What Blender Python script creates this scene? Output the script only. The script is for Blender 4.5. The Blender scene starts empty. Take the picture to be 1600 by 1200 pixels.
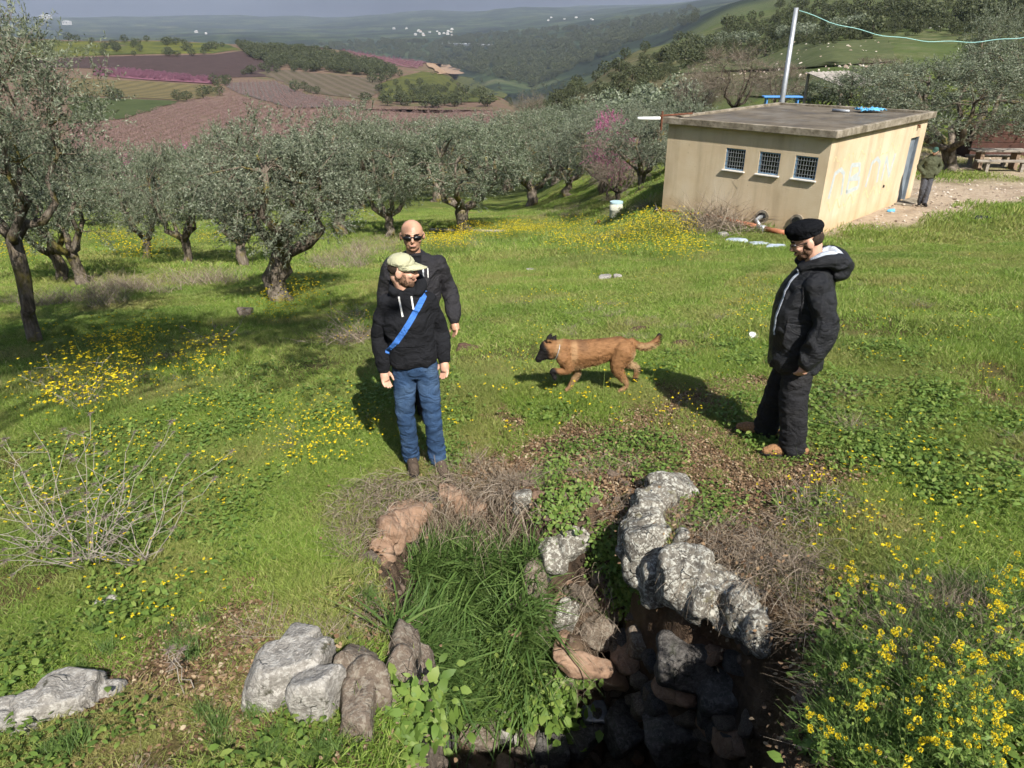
import bpy, bmesh, math, random
import numpy as np
from mathutils import Vector, Matrix, Euler
random.seed(7); rng = np.random.default_rng(7)
R = math.radians
sc = bpy.context.scene
col = sc.collection

# ------------------------------------------------------------------ camera
FPX, PITCH, ROLL = 1110.0, R(26.0), R(0.5)
cam_d = bpy.data.cameras.new('camera'); cam = bpy.data.objects.new('camera', cam_d); col.objects.link(cam)
cam_d.sensor_width = 36.0; cam_d.lens = FPX / 1600 * 36; cam_d.clip_start = 0.05; cam_d.clip_end = 60000
cam.matrix_world = Matrix.Rotation(math.pi / 2 - PITCH, 4, 'X') @ Matrix.Rotation(-ROLL, 4, 'Z')
sc.camera = cam

# ------------------------------------------------------------------ sky and sun
SUN_EL = R(44); SUN_AZ = math.atan2(0.40, -0.915)          # towards the sun: right and behind the photographer
w = bpy.data.worlds.new('World'); sc.world = w; w.use_nodes = True
nt = w.node_tree; nt.nodes.clear(); N = nt.nodes.new; L = nt.links.new
out = N('ShaderNodeOutputWorld'); bg = N('ShaderNodeBackground')
sky = N('ShaderNodeTexSky'); sky.sky_type = 'NISHITA'; sky.sun_disc = False
sky.sun_elevation = SUN_EL; sky.sun_rotation = SUN_AZ; sky.air_density = 1.0; sky.dust_density = 1.0
tc = N('ShaderNodeTexCoord'); sep = N('ShaderNodeSeparateXYZ'); L(tc.outputs['Generated'], sep.inputs[0])
# broken storm cloud over the whole sky, closing up towards the horizon
mp = N('ShaderNodeMapping'); mp.inputs['Scale'].default_value = (1.6, 1.6, 4.0); L(tc.outputs['Generated'], mp.inputs[0])
cn = N('ShaderNodeTexNoise'); cn.inputs['Scale'].default_value = 1.7; cn.inputs['Detail'].default_value = 7; cn.inputs['Roughness'].default_value = .6
L(mp.outputs[0], cn.inputs['Vector'])
hz = N('ShaderNodeMapRange'); hz.inputs[1].default_value = .10; hz.inputs[2].default_value = .42; hz.inputs[3].default_value = .55; hz.inputs[4].default_value = 0
L(sep.outputs['Z'], hz.inputs[0])
ad = N('ShaderNodeMath'); ad.operation = 'ADD'; L(cn.outputs['Fac'], ad.inputs[0]); L(hz.outputs[0], ad.inputs[1])
cov = N('ShaderNodeMapRange'); cov.inputs[1].default_value = .47; cov.inputs[2].default_value = .62; L(ad.outputs[0], cov.inputs[0])
cr = N('ShaderNodeMapRange'); cr.inputs[1].default_value = .35; cr.inputs[2].default_value = .68; L(cn.outputs['Fac'], cr.inputs[0])
cc = N('ShaderNodeMix'); cc.data_type = 'RGBA'
cc.inputs['A'].default_value = (.28, .33, .45, 1); cc.inputs['B'].default_value = (.85, .96, 1.18, 1); L(cr.outputs[0], cc.inputs['Factor'])
mx = N('ShaderNodeMix'); mx.data_type = 'RGBA'
L(cov.outputs[0], mx.inputs['Factor']); L(sky.outputs[0], mx.inputs['A']); L(cc.outputs['Result'], mx.inputs['B'])
L(mx.outputs['Result'], bg.inputs['Color']); bg.inputs['Strength'].default_value = 0.11
L(bg.outputs[0], out.inputs['Surface'])
sd = bpy.data.lights.new('sun', 'SUN'); sd.energy = 4.6; sd.angle = R(.53); sd.color = (1, .955, .88)
sun = bpy.data.objects.new('sun', sd); col.objects.link(sun)
to_sun = Vector((math.sin(SUN_AZ) * math.cos(SUN_EL), math.cos(SUN_AZ) * math.cos(SUN_EL), math.sin(SUN_EL)))
sun.rotation_euler = to_sun.to_track_quat('Z', 'Y').to_euler(); sun.location = to_sun * 30
sc.view_settings.view_transform = 'Standard'; sc.view_settings.look = 'None'
sc.view_settings.exposure = 0.95; sc.view_settings.gamma = 1.0
sc.cycles.max_bounces = 5; sc.cycles.diffuse_bounces = 2; sc.cycles.transmission_bounces = 3; sc.cycles.glossy_bounces = 2; sc.cycles.transparent_max_bounces = 4; sc.cycles.use_adaptive_sampling = True; sc.cycles.adaptive_threshold = .04; sc.cycles.volume_bounces = 0

# ------------------------------------------------------------------ numpy noise
def _h(ix, iy, iz, seed):
    n = (ix.astype(np.int64) * 374761393 + iy.astype(np.int64) * 668265263 + iz.astype(np.int64) * 2147483647 + seed * 974634777) & 0xffffffff
    n = ((n ^ (n >> 13)) * 1274126177) & 0xffffffff
    n = ((n ^ (n >> 16)) * 2246822519) & 0xffffffff
    return ((n ^ (n >> 15)) & 0xffffff) / float(0xffffff)
def vn3(x, y, z, seed=0):
    x = np.asarray(x, float); y = np.asarray(y, float); z = np.asarray(z, float) + 0 * x
    ix, iy, iz = np.floor(x), np.floor(y), np.floor(z); fx, fy, fz = x - ix, y - iy, z - iz
    fx = fx * fx * (3 - 2 * fx); fy = fy * fy * (3 - 2 * fy); fz = fz * fz * (3 - 2 * fz)
    r = 0
    for a in (0, 1):
        for b in (0, 1):
            for c in (0, 1):
                r = r + _h(ix + a, iy + b, iz + c, seed) * (fx if a else 1 - fx) * (fy if b else 1 - fy) * (fz if c else 1 - fz)
    return r * 2 - 1
def vn2(x, y, seed=0): return vn3(x, y, np.zeros_like(np.asarray(x, float)), seed)
def fbm(x, y, z=0.0, oct=4, seed=0, gain=.5):
    r = 0; a = 1; f = 1
    for o in range(oct):
        r = r + a * vn3(np.asarray(x) * f, np.asarray(y) * f, np.asarray(z) * f, seed + o * 17); a *= gain; f *= 2.03
    return r
def ss(a, b, x):
    t = np.clip((np.asarray(x, float) - a) / (b - a), 0, 1); return t * t * (3 - 2 * t)

# ------------------------------------------------------------------ pixel rays and terrain height
CP, SP = math.cos(PITCH), math.sin(PITCH)
def ray(px, py):
    u, v = (px - 800) / FPX, (600 - py) / FPX
    c, s = math.cos(-ROLL), math.sin(-ROLL); u, v = u * c - v * s, u * s + v * c
    return u, CP + v * SP, -SP + v * CP
def slope(py):
    v = (600 - py) / FPX; return (-SP + v * CP) / (CP + v * SP)
NEARY = np.array([-60, -8, -2, 0, 1.2, 2.1, 3.5, 4.4, 5.2, 6.4, 8, 30, 46, 60, 8000.])
NEARZ = np.array([2.5, -1.2, -1.7, -2.15, -2.5, -2.75, -3.02, -3.12, -3.17, -3.22, -3.47, -7.5, -10.4, -13, -13])
COLS = [
 (0,    [(46, None), (100, 300), (170, 250), (300, 180), (420, 140), (550, 100), (750, 42), (930, 80), (2000, 85), (5000, 45), (9000, 24)]),
 (250,  [(46, None), (100, 300), (170, 250), (470, 137), (620, 92), (850, 52), (1000, 85), (2000, 90), (5000, 47), (9000, 22)]),
 (500,  [(46, None), (100, 300), (170, 250), (470, 145), (650, 105), (900, 64), (1060, 100), (2000, 92), (5000, 50), (9000, 25)]),
 (680,  [(46, None), (100, 300), (170, 240), (400, 170), (600, 128), (850, 92), (1000, 130), (1600, 160), (2600, 82), (4500, 47), (9000, 16)]),
 (780,  [(46, None), (100, 300), (170, 235), (300, 190), (420, 163), (520, 148), (650, 200), (1300, 150), (2600, 72), (4500, 43), (9000, 13)]),
 (840,  [(46, None), (100, 290), (150, 235), (250, 190), (350, 170), (500, 190), (900, 175), (1500, 140), (2600, 65), (4500, 38), (9000, 11)]),
 (900,  [(46, None), (80, 280), (120, 230), (180, 185), (270, 140), (400, 150), (700, 175), (1500, 120), (2600, 58), (4500, 33), (9000, 15)]),
 (1000, [(46, 300), (80, 230), (130, 180), (220, 118), (330, 76), (470, 110), (1500, 85), (2600, 40), (4500, 20), (9000, 15)]),
 (1150, [(46, 238), (80, 190), (130, 145), (200, 100), (300, 52), (420, 22), (600, 60), (2600, 8), (4500, 0), (9000, 0)]),
 (1300, [(46, 208), (70, 150), (110, 100), (160, 70), (260, 35), (420, -10), (600, -25), (2600, 0), (9000, 0)]),
 (1450, [(46, 205), (70, 150), (110, 105), (160, 64), (260, 14), (420, -40), (600, -60), (2600, 0), (9000, 0)]),
 (1600, [(46, 205), (70, 145), (110, 95), (160, 55), (260, 0), (420, -60), (600, -90), (2600, -20), (9000, 0)]),
]
CU = np.array([(c[0] - 800) / FPX / 1.085 for c in COLS])
LYS = np.linspace(math.log(46), math.log(9000), 160)
def _colz():
    T = []
    for (x, kn), u in zip(COLS, CU):
        ys = []; zs = []
        for Y, p in kn:
            ys.append(math.log(Y)); zs.append(-10.4 + .06 * max(-9, min(9, u * 46)) if p is None else Y * slope(p))
        zz = np.interp(LYS, ys, zs)
        k = np.exp(-np.linspace(-2, 2, 9) ** 2); k /= k.sum()
        zp = np.concatenate([np.full(4, zz[0]), zz, np.full(4, zz[-1])]); zz = np.convolve(zp, k, 'valid')
        T.append(zz)
    return np.array(T)
COLZ = _colz()
# the pit: rim outline on the ground (metres)
PIT = np.array([(-.60, 1.75), (-.52, 2.3), (-.66, 2.85), (-.80, 3.3), (-1.10, 3.85), (-.98, 4.3), (-.58, 4.66), (-.05, 4.62), (.28, 4.42), (.55, 4.45), (.80, 4.05), (1.0, 3.5), (1.45, 3.05), (1.50, 2.5), (1.25, 2.0), (1.0, 1.65)])
def pit_sd(X, Y):                                           # >0 inside
    X = np.asarray(X, float); Y = np.asarray(Y, float)
    d = np.full(X.shape, 1e9); ins = np.zeros(X.shape, bool)
    for i in range(len(PIT)):
        a = PIT[i]; b = PIT[(i + 1) % len(PIT)]; e = b - a
        t = np.clip(((X - a[0]) * e[0] + (Y - a[1]) * e[1]) / (e @ e), 0, 1)
        d = np.minimum(d, np.hypot(X - a[0] - t * e[0], Y - a[1] - t * e[1]))
        c = ((a[1] > Y) != (b[1] > Y)) & (X < (b[0] - a[0]) * (Y - a[1]) / (b[1] - a[1] + 1e-12) + a[0]); ins ^= c
    return np.where(ins, d, -d)
def near_h(X, Y):
    z = np.interp(Y, NEARY, NEARZ)
    z = z + .06 * 9 * np.tanh(X / 9) + .05 * ss(.9, 2.5, X) * ss(6.5, 4, Y)
    # levelled yard round the hut
    yard = ss(2.8, 5.6, X - .12 * (Y - 24)) * ss(17.0, 21.5, Y + .25 * (X - 9))
    z = z * (1 - yard) + (-5.28 + .012 * (X - 9) - .012 * np.clip(Y - 22, 0, 60)) * yard
    return z
def hgt(X, Y, detail=True):
    X = np.atleast_1d(np.asarray(X, float)); Y = np.atleast_1d(np.asarray(Y, float))
    z = near_h(X, np.minimum(Y, 60))
    far = Y > 28
    if far.any():
        Yf = np.maximum(Y[far], 46); u = np.clip(X[far] / np.maximum(Y[far], 1), CU[0], CU[-1])
        ui = np.clip(np.searchsorted(CU, u) - 1, 0, len(CU) - 2); t = (u - CU[ui]) / (CU[ui + 1] - CU[ui]); t = t * t * (3 - 2 * t) * .5 + t * .5
        ly = (np.log(Yf) - LYS[0]) / (LYS[1] - LYS[0]); li = np.clip(ly.astype(int), 0, len(LYS) - 2); f = np.clip(ly - li, 0, 1)
        za = COLZ[ui, li] * (1 - f) + COLZ[ui, li + 1] * f; zb = COLZ[ui + 1, li] * (1 - f) + COLZ[ui + 1, li + 1] * f
        zc = za * (1 - t) + zb * t
        D = Y[far]
        zc = zc + (vn2(X[far] / 160, D / 160, 5) * 1.2 * ss(60, 500, D) + fbm(X[far] / 420, D / 420, 0, 5, 9) * 14 * ss(900, 3500, D) + fbm(X[far] / 1300, D / 1300, 0, 4, 11) * 34 * ss(4500, 9000, D))
        m = ss(28, 46, D); z[far] = z[far] * (1 - m) + zc * m
    if detail:
        nr = Y < 60
        z[nr] += (.045 * fbm(X[nr] / 1.1, Y[nr] / 1.1, 0, 3, 3) + .07 * vn2(X[nr] / 4, Y[nr] / 4, 4)) * ss(-3, 2, Y[nr])
        p = (np.abs(X) < 3) & (Y > .8) & (Y < 5.6)
        if p.any():
            x, y = X[p], Y[p]
            wob = .10 * fbm(x * 3.1, y * 3.1, 0, 3, 21)
            d = pit_sd(x, y) + wob
            W = .16 + .85 * ss(3.1, 3.9, y) * ss(.85, .35, x)
            D = 1.55 + .75 * ss(.1, .9, x) - .25 * ss(-.2, -.7, x)
            k = ss(0, 1, d / W); k = .35 * np.clip(d / W, 0, 1) + .65 * k
            rough = fbm(x * 4.3, y * 4.3, 0, 4, 31) * .16 * ss(0, .15, d)
            ter = np.round(k * 4 + .8 * vn2(x * 2.2, y * 2.2, 77)) / 4
            k2 = k * .65 + np.clip(ter, 0, 1) * .35 * ss(0, .2, d) + k * .35 * (1 - ss(0, .2, d))
            z[p] = z[p] - D * k2 + rough * ss(0, .3, k)
            z[p] -= .05 * ss(-.35, 0, d) * ss(.05, -.05, d)
    return z
def h1(x, y): return float(hgt([x], [y])[0])
TT = np.exp(np.linspace(math.log(1.2), math.log(9000), 420))
def gp(px, py):
    """ground point seen at a photo pixel"""
    dx, dy, dz = ray(px, py); k = TT / dy
    zz = hgt(dx * k, dy * k) - dz * k
    i = np.argmax(zz > 0)
    if i == 0 and zz[0] <= 0: i = len(TT) - 1
    i = max(1, i); a, b = zz[i - 1], zz[i]; t = 0 if a == b else -a / (b - a); t = min(1, max(0, t))
    kk = k[i - 1] * (1 - t) + k[i] * t
    return Vector((dx * kk, dy * kk, float(hgt([dx * kk], [dy * kk])[0])))
def gpn(P, tmin=1.2, tmax=9000, steps=160):
    """many pixels at once: (n,2) -> (n,3)"""
    P = np.asarray(P, float); u = (P[:, 0] - 800) / FPX; v = (600 - P[:, 1]) / FPX
    c, s = math.cos(-ROLL), math.sin(-ROLL); u, v = u * c - v * s, u * s + v * c
    dy = CP + v * SP; dz = -SP + v * CP
    T = np.exp(np.linspace(math.log(tmin), math.log(tmax), steps)); a = np.full(len(P), tmax * .99); b = np.full(len(P), float(tmax)); todo = np.arange(len(P))
    for i in range(1, steps):
        if not len(todo): break
        k = T[i] / dy[todo]; f = hgt(u[todo] * k, dy[todo] * k, T[i] < 8) - dz[todo] * k
        hit = f > 0; a[todo[hit]] = T[i - 1]; b[todo[hit]] = T[i]; todo = todo[~hit]
    for _ in range(13):
        m = (a + b) / 2; k = m / dy; f = hgt(u * k, dy * k, m.min() < 60) - dz * k
        a = np.where(f > 0, a, m); b = np.where(f > 0, m, b)
    k = (a + b) / 2 / dy; X = u * k; Y = dy * k
    return np.stack([X, Y, hgt(X, Y)], 1)
def at(px, py, Y):
    dx, dy, dz = ray(px, py); return Vector((dx / dy * Y, Y, dz / dy * Y))
# ------------------------------------------------------------------ object helpers
def tag(o, label=None, cat=None, group=None, kind=None):
    if label: o['label'] = label
    if cat: o['category'] = cat
    if group: o['group'] = group
    if kind: o['kind'] = kind
    return o
def empty(name, loc=(0, 0, 0), rz=0, label=None, cat=None, group=None):
    o = bpy.data.objects.new(name, None); col.objects.link(o); o.location = loc; o.rotation_euler = (0, 0, rz); o.empty_display_size = .1
    return tag(o, label, cat, group)
def mesh_np(name, V, F, mat=None, smooth=False):
    me = bpy.data.meshes.new(name); V = np.asarray(V, np.float32)
    if isinstance(F, np.ndarray):
        n = F.shape[1]; me.vertices.add(len(V)); me.vertices.foreach_set('co', V.ravel())
        me.loops.add(F.size); me.loops.foreach_set('vertex_index', F.astype(np.int32).ravel())
        me.polygons.add(len(F)); me.polygons.foreach_set('loop_start', np.arange(0, F.size, n, dtype=np.int32))
        me.update(calc_edges=True)
    else:
        me.from_pydata([tuple(map(float, v)) for v in V], [], [tuple(f) for f in F]); me.update()
    if smooth: me.polygons.foreach_set('use_smooth', np.ones(len(me.polygons), bool))
    if mat is not None: me.materials.append(mat)
    return me
def link(name, me, parent=None, loc=None, mat=None):
    o = bpy.data.objects.new(name, me); col.objects.link(o)
    if parent is not None: o.parent = parent
    if loc is not None: o.location = loc
    if mat is not None and not me.materials: me.materials.append(mat)
    return o
def copy_tree(o, parent=None):
    c = o.copy(); col.objects.link(c); c.parent = parent
    for ch in o.children: copy_tree(ch, c)
    return c
class MB:
    """collects simple shapes into one mesh"""
    def __init__(s): s.V = []; s.F = []
    def add(s, V, F):
        o = len(s.V); s.V += [tuple(v) for v in V]; s.F += [tuple(i + o for i in f) for f in F]; return s
    def box(s, c, d, rot=None, bev=0):
        V = [(x * d[0] / 2, y * d[1] / 2, z * d[2] / 2) for x in (-1, 1) for y in (-1, 1) for z in (-1, 1)]
        V = [Vector(v) for v in V]
        if rot is not None: V = [rot @ v for v in V]
        return s.add([v + Vector(c) for v in V], [(0, 1, 3, 2), (4, 6, 7, 5), (0, 4, 5, 1), (2, 3, 7, 6), (0, 2, 6, 4), (1, 5, 7, 3)])
    def tube(s, pts, rad, n=8, cap=True, flat=None):
        pts = [Vector(p) for p in pts]; m = len(pts)
        if not hasattr(rad, '__len__'): rad = [rad] * m
        o = len(s.V); up = None
        for i, p in enumerate(pts):
            t = (pts[min(i + 1, m - 1)] - pts[max(i - 1, 0)])
            t = t.normalized() if t.length > 1e-9 else Vector((0, 0, 1))
            if up is None:
                up = Vector((0, 0, 1)) if abs(t.z) < .9 else Vector((1, 0, 0))
            a = (up - t * up.dot(t)); a = a.normalized() if a.length > 1e-6 else t.orthogonal().normalized(); up = a; b = t.cross(a)
            r = rad[i]; ra, rb = (r if not hasattr(r, '__len__') else r[0]), (r if not hasattr(r, '__len__') else r[1])
            for k in range(n):
                th = 2 * math.pi * k / n; s.V.append(tuple(p + a * (math.cos(th) * ra) + b * (math.sin(th) * rb)))
        for i in range(m - 1):
            for k in range(n):
                k2 = (k + 1) % n; s.F.append((o + i * n + k, o + i * n + k2, o + (i + 1) * n + k2, o + (i + 1) * n + k))
        if cap:
            s.F.append(tuple(o + k for k in range(n))[::-1]); s.F.append(tuple(o + (m - 1) * n + k for k in range(n)))
        return s
    def ell(s, c, r, rot=None, nu=14, nv=9):
        o = len(s.V); c = Vector(c); Vs = []
        for j in range(nv + 1):
            ph = math.pi * j / nv
            for i in range(nu):
                th = 2 * math.pi * i / nu; v = Vector((math.cos(th) * math.sin(ph) * r[0], math.sin(th) * math.sin(ph) * r[1], math.cos(ph) * r[2]))
                Vs.append((rot @ v if rot is not None else v) + c)
        F = []
        for j in range(nv):
            for i in range(nu):
                i2 = (i + 1) % nu; F.append((j * nu + i, (j + 1) * nu + i, (j + 1) * nu + i2, j * nu + i2))
        return s.add(Vs, F)
    def mesh(s, name, mat=None, smooth=False):
        me = bpy.data.meshes.new(name); me.from_pydata(s.V, [], s.F); me.update()
        bm = bmesh.new(); bm.from_mesh(me); bmesh.ops.remove_doubles(bm, verts=bm.verts, dist=1e-5); bmesh.ops.recalc_face_normals(bm, faces=bm.faces); bm.to_mesh(me); bm.free()
        if smooth: me.polygons.foreach_set('use_smooth', np.ones(len(me.polygons), bool))
        if mat is not None: me.materials.append(mat)
        return me
    def build(s, name, mat=None, parent=None, smooth=False, bevel=0, loc=None):
        o = link(name, s.mesh(name, mat, smooth), parent, loc)
        if bevel:
            b = o.modifiers.new('bevel', 'BEVEL'); b.width = bevel; b.segments = 2; b.limit_method = 'ANGLE'
        return o
def remesh(mb, voxel, smooth_it=4, name='blob', mat=None, fn=None, dec=None):
    """closed shapes united into one continuous skin"""
    me = mb.mesh(name); ob = bpy.data.objects.new('tmp', me); col.objects.link(ob)
    m = ob.modifiers.new('r', 'REMESH'); m.mode = 'VOXEL'; m.voxel_size = voxel; m.use_smooth_shade = True
    if smooth_it:
        k = ob.modifiers.new('s', 'SMOOTH'); k.iterations = smooth_it; k.factor = .5
    if dec:
        k = ob.modifiers.new('d', 'DECIMATE'); k.ratio = dec
    dg = bpy.context.evaluated_depsgraph_get(); ev = ob.evaluated_get(dg)
    res = bpy.data.meshes.new_from_object(ev); res.name = name
    bpy.data.objects.remove(ob); bpy.data.meshes.remove(me)
    res.materials.clear()
    if fn is not None:
        V = np.empty(len(res.vertices) * 3); res.vertices.foreach_get('co', V); V = V.reshape(-1, 3)
        Nn = np.empty(len(res.vertices) * 3); res.vertices.foreach_get('normal', Nn); Nn = Nn.reshape(-1, 3)
        V = fn(V, Nn); res.vertices.foreach_set('co', V.astype(np.float32).ravel()); res.update()
    res.polygons.foreach_set('use_smooth', np.ones(len(res.polygons), bool))
    if mat is not None: res.materials.append(mat)
    return res
def vcol(me, name, C):
    a = me.attributes.new(name, 'FLOAT_COLOR', 'POINT'); C = np.asarray(C, np.float32)
    if C.shape[1] == 3: C = np.concatenate([C, np.ones((len(C), 1), np.float32)], 1)
    a.data.foreach_set('color', C.ravel())
def verts(me):
    V = np.empty(len(me.vertices) * 3, np.float32); me.vertices.foreach_get('co', V); return V.reshape(-1, 3).astype(float)

# ------------------------------------------------------------------ materials
class Mat:
    def __init__(s, name, rough=.8, spec=.3):
        s.m = bpy.data.materials.new(name); s.m.use_nodes = True; s.t = s.m.node_tree; s.b = s.t.nodes['Principled BSDF']
        s.b.inputs['Roughness'].default_value = rough; s.b.inputs['Specular IOR Level'].default_value = spec
        s.tc = None
    def n(s, ty, **k):
        x = s.t.nodes.new(ty)
        for a, v in k.items(): setattr(x, a, v)
        return x
    def l(s, a, b): s.t.links.new(a, b)
    def co(s, kind='Object'):
        if s.tc is None: s.tc = s.n('ShaderNodeTexCoord')
        return s.tc.outputs[kind]
    def noise(s, scale, detail=4, rough=.55, src=None, stretch=None, dist=0):
        x = s.n('ShaderNodeTexNoise'); x.inputs['Scale'].default_value = scale; x.inputs['Detail'].default_value = detail; x.inputs['Roughness'].default_value = rough; x.inputs['Distortion'].default_value = dist
        v = src or s.co()
        if stretch:
            mp = s.n('ShaderNodeMapping'); mp.inputs['Scale'].default_value = stretch; s.l(v, mp.inputs[0]); v = mp.outputs[0]
        s.l(v, x.inputs['Vector']); return x.outputs['Fac']
    def voro(s, scale, feature='F1', src=None, out='Distance'):
        x = s.n('ShaderNodeTexVoronoi'); x.inputs['Scale'].default_value = scale; x.feature = feature; s.l(src or s.co(), x.inputs['Vector']); return x.outputs[out]
    def ramp(s, fac, stops):
        x = s.n('ShaderNodeValToRGB'); e = x.color_ramp.elements
        while len(e) < len(stops): e.new(.5)
        for q, (p, c) in zip(e, stops): q.position = p; q.color = (*c, 1) if len(c) == 3 else c
        s.l(fac, x.inputs[0]); return x.outputs['Color']
    def rng(s, fac, a, b, c=0, d=1):
        x = s.n('ShaderNodeMapRange'); x.inputs[1].default_value = a; x.inputs[2].default_value = b; x.inputs[3].default_value = c; x.inputs[4].default_value = d; s.l(fac, x.inputs[0]); return x.outputs[0]
    def mix(s, fac, a, b, mode='MIX'):
        x = s.n('ShaderNodeMix'); x.data_type = 'RGBA'; x.blend_type = mode
        for v, i in ((fac, 'Factor'), (a, 'A'), (b, 'B')):
            if hasattr(v, 'is_linked'): s.l(v, x.inputs[i])
            elif i == 'Factor': x.inputs[i].default_value = v
            else: x.inputs[i].default_value = (*v, 1)
        return x.outputs['Result']
    def math(s, op, a, b=0.0):
        x = s.n('ShaderNodeMath', operation=op)
        for v, i in ((a, 0), (b, 1)):
            if hasattr(v, 'is_linked'): s.l(v, x.inputs[i])
            else: x.inputs[i].default_value = v
        return x.outputs[0]
    def attr(s, name, out='Color'):
        x = s.n('ShaderNodeAttribute'); x.attribute_name = name; return x.outputs[out]
    def island(s):
        return s.n('ShaderNodeNewGeometry').outputs['Random Per Island']
    def objrand(s): return s.n('ShaderNodeObjectInfo').outputs['Random']
    def color(s, c):
        if hasattr(c, 'is_linked'): s.l(c, s.b.inputs['Base Color'])
        else: s.b.inputs['Base Color'].default_value = (*c, 1)
        return s
    def bump(s, h, strength=.5, dist=.01):
        x = s.n('ShaderNodeBump'); x.inputs['Strength'].default_value = strength; x.inputs['Distance'].default_value = dist
        s.l(h, x.inputs['Height']); s.l(x.outputs[0], s.b.inputs['Normal']); return s
    def leafy(s, c, trans=.35, tint=(1, 1, 1)):
        """diffuse plus light passing through thin leaves"""
        tr = s.n('ShaderNodeBsdfTranslucent'); mx = s.n('ShaderNodeMixShader'); mx.inputs[0].default_value = trans
        o = s.t.nodes['Material Output']; s.l(s.b.outputs[0], mx.inputs[1]); s.l(tr.outputs[0], mx.inputs[2]); s.l(mx.outputs[0], o.inputs['Surface'])
        s.color(c)
        if hasattr(c, 'is_linked'): s.l(c, tr.inputs[0])
        else: tr.inputs[0].default_value = (*c, 1)
        return s
def simple(name, c, rough=.7, spec=.3, var=.25, scale=8, bump=0, bs=60, bd=.004, metal=0):
    m = Mat(name, rough, spec); n = m.noise(scale, 4)
    m.color(m.mix(m.rng(n, .3, .7), tuple(x * (1 - var) for x in c), tuple(min(1, x * (1 + var)) for x in c)))
    if bump: m.bump(m.noise(bs, 3), bump, bd)
    m.b.inputs['Metallic'].default_value = metal
    return m.m
# ------------------------------------------------------------------ ground
def lines(lo, hi, step, a, b, g):
    core = np.arange(lo, hi + 1e-6, step); up = []; x = hi; d = step
    while x < b: d = max(d, min(d * 1.12, g * (x - hi + step * 12))); x += d; up.append(x)
    dn = []; x = lo; d = step
    while x > a: d = max(d, min(d * 1.12, g * (lo - x + step * 12))); x -= d; dn.append(x)
    return np.concatenate([dn[::-1], core, up])
gx = lines(-1.5, 1.9, .026, -9500, 9500, .075); gy = lines(1.5, 5.0, .026, -150, 9600, .05)
GX, GY = np.meshgrid(gx, gy); nx, ny = len(gx), len(gy)
GZ = np.empty(GX.size); fx, fy = GX.ravel(), GY.ravel()
for i in range(0, fx.size, 60000): GZ[i:i + 60000] = hgt(fx[i:i + 60000], fy[i:i + 60000])
I = np.arange(nx * ny).reshape(ny, nx)
GF = np.stack([I[:-1, :-1], I[:-1, 1:], I[1:, 1:], I[1:, :-1]], -1).reshape(-1, 4)

def soil_mask(X, Y):
    """bare reddish soil round the pit and in worn spots"""
    d = -pit_sd(X, Y); n = fbm(X * 1.6, Y * 1.6, 0, 4, 41)
    m = ss(.75, .05, d + .45 * n - .25 * ss(.0, .8, X) * ss(3.5, 4.6, Y))
    m = m * (.45 + .55 * ss(-.9, .1, X + .3 * n))
    ap = ss(1.5, .2, np.hypot((X - .9) / 1.25, (Y - 4.9) / .75) + .45 * n)           # trodden apron before the dog
    rt = ss(1.3, .3, np.hypot((X - 1.7) / .9, (Y - 4.3) / .75) + .5 * n)
    sp = ss(.52, .72, vn2(X * 1.1 + 9, Y * 1.1, 43) * .5 + .5 + .2 * n) * .75
    return np.clip(np.maximum(np.maximum(m, ap * .85), np.maximum(rt * .85, sp * ss(12, 5, Y))), 0, 1)
def gravel_mask(X, Y):
    n = fbm(X * .5, Y * .5, 0, 4, 51)
    edge = Y - (20.6 + .42 * (X - 9.5) + 1.0 * n)
    m = ss(-.6, .5, edge) * ss(8.2, 9.4, X - .3 * (Y - 21)) * ss(44, 36, Y + 2 * n)
    g = ss(.35, .55, vn2(X * .55, Y * .9, 52) * .5 + .5) * .55 * ss(27, 31, Y)
    return np.clip(m * (1 - g), 0, 1)
zone = np.zeros((fx.size, 3), np.float32)
nr = (np.abs(fx) < 80) & (fy > -20) & (fy < 80)
zone[nr, 0] = soil_mask(fx[nr], fy[nr]); zone[nr, 1] = gravel_mask(fx[nr], fy[nr])
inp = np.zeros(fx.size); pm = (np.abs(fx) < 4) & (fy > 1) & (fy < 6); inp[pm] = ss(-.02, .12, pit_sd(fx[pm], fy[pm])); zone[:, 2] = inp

gm = Mat('ground', .95, .1)
n1 = gm.noise(.9, 4, .6); n2 = gm.noise(7, 5, .65)
grass = gm.ramp(n1, [(.3, (.085, .125, .024)), (.5, (.125, .170, .034)), (.72, (.18, .185, .055))])
grass = gm.mix(gm.rng(n2, .35, .7, 0, .6), grass, (.075, .070, .030))
soilc = gm.ramp(n2, [(.28, (.040, .024, .015)), (.5, (.105, .058, .034)), (.72, (.19, .115, .068))])
soilc = gm.mix(gm.rng(n1, .45, .62, 0, .5), soilc, (.09, .075, .028))
grav = gm.ramp(n2, [(.25, (.26, .195, .135)), (.5, (.40, .315, .225)), (.8, (.50, .41, .31))])
grav = gm.mix(gm.rng(gm.voro(9), .05, .16, .7, 0), grav, (.55, .50, .44))
grav = gm.mix(gm.rng(n1, .5, .68, 0, .6), grav, (.19, .14, .095))
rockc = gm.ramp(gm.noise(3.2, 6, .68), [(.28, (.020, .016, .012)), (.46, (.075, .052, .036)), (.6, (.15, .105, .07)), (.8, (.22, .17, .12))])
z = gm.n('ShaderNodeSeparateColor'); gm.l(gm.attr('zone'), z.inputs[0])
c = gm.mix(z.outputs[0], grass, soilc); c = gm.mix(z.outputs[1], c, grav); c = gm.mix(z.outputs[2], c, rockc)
gm.color(c); gm.bump(gm.math('ADD', n2, gm.math('MULTIPLY', gm.noise(34, 4, .7), .5)), 1.0, .06)
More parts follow.
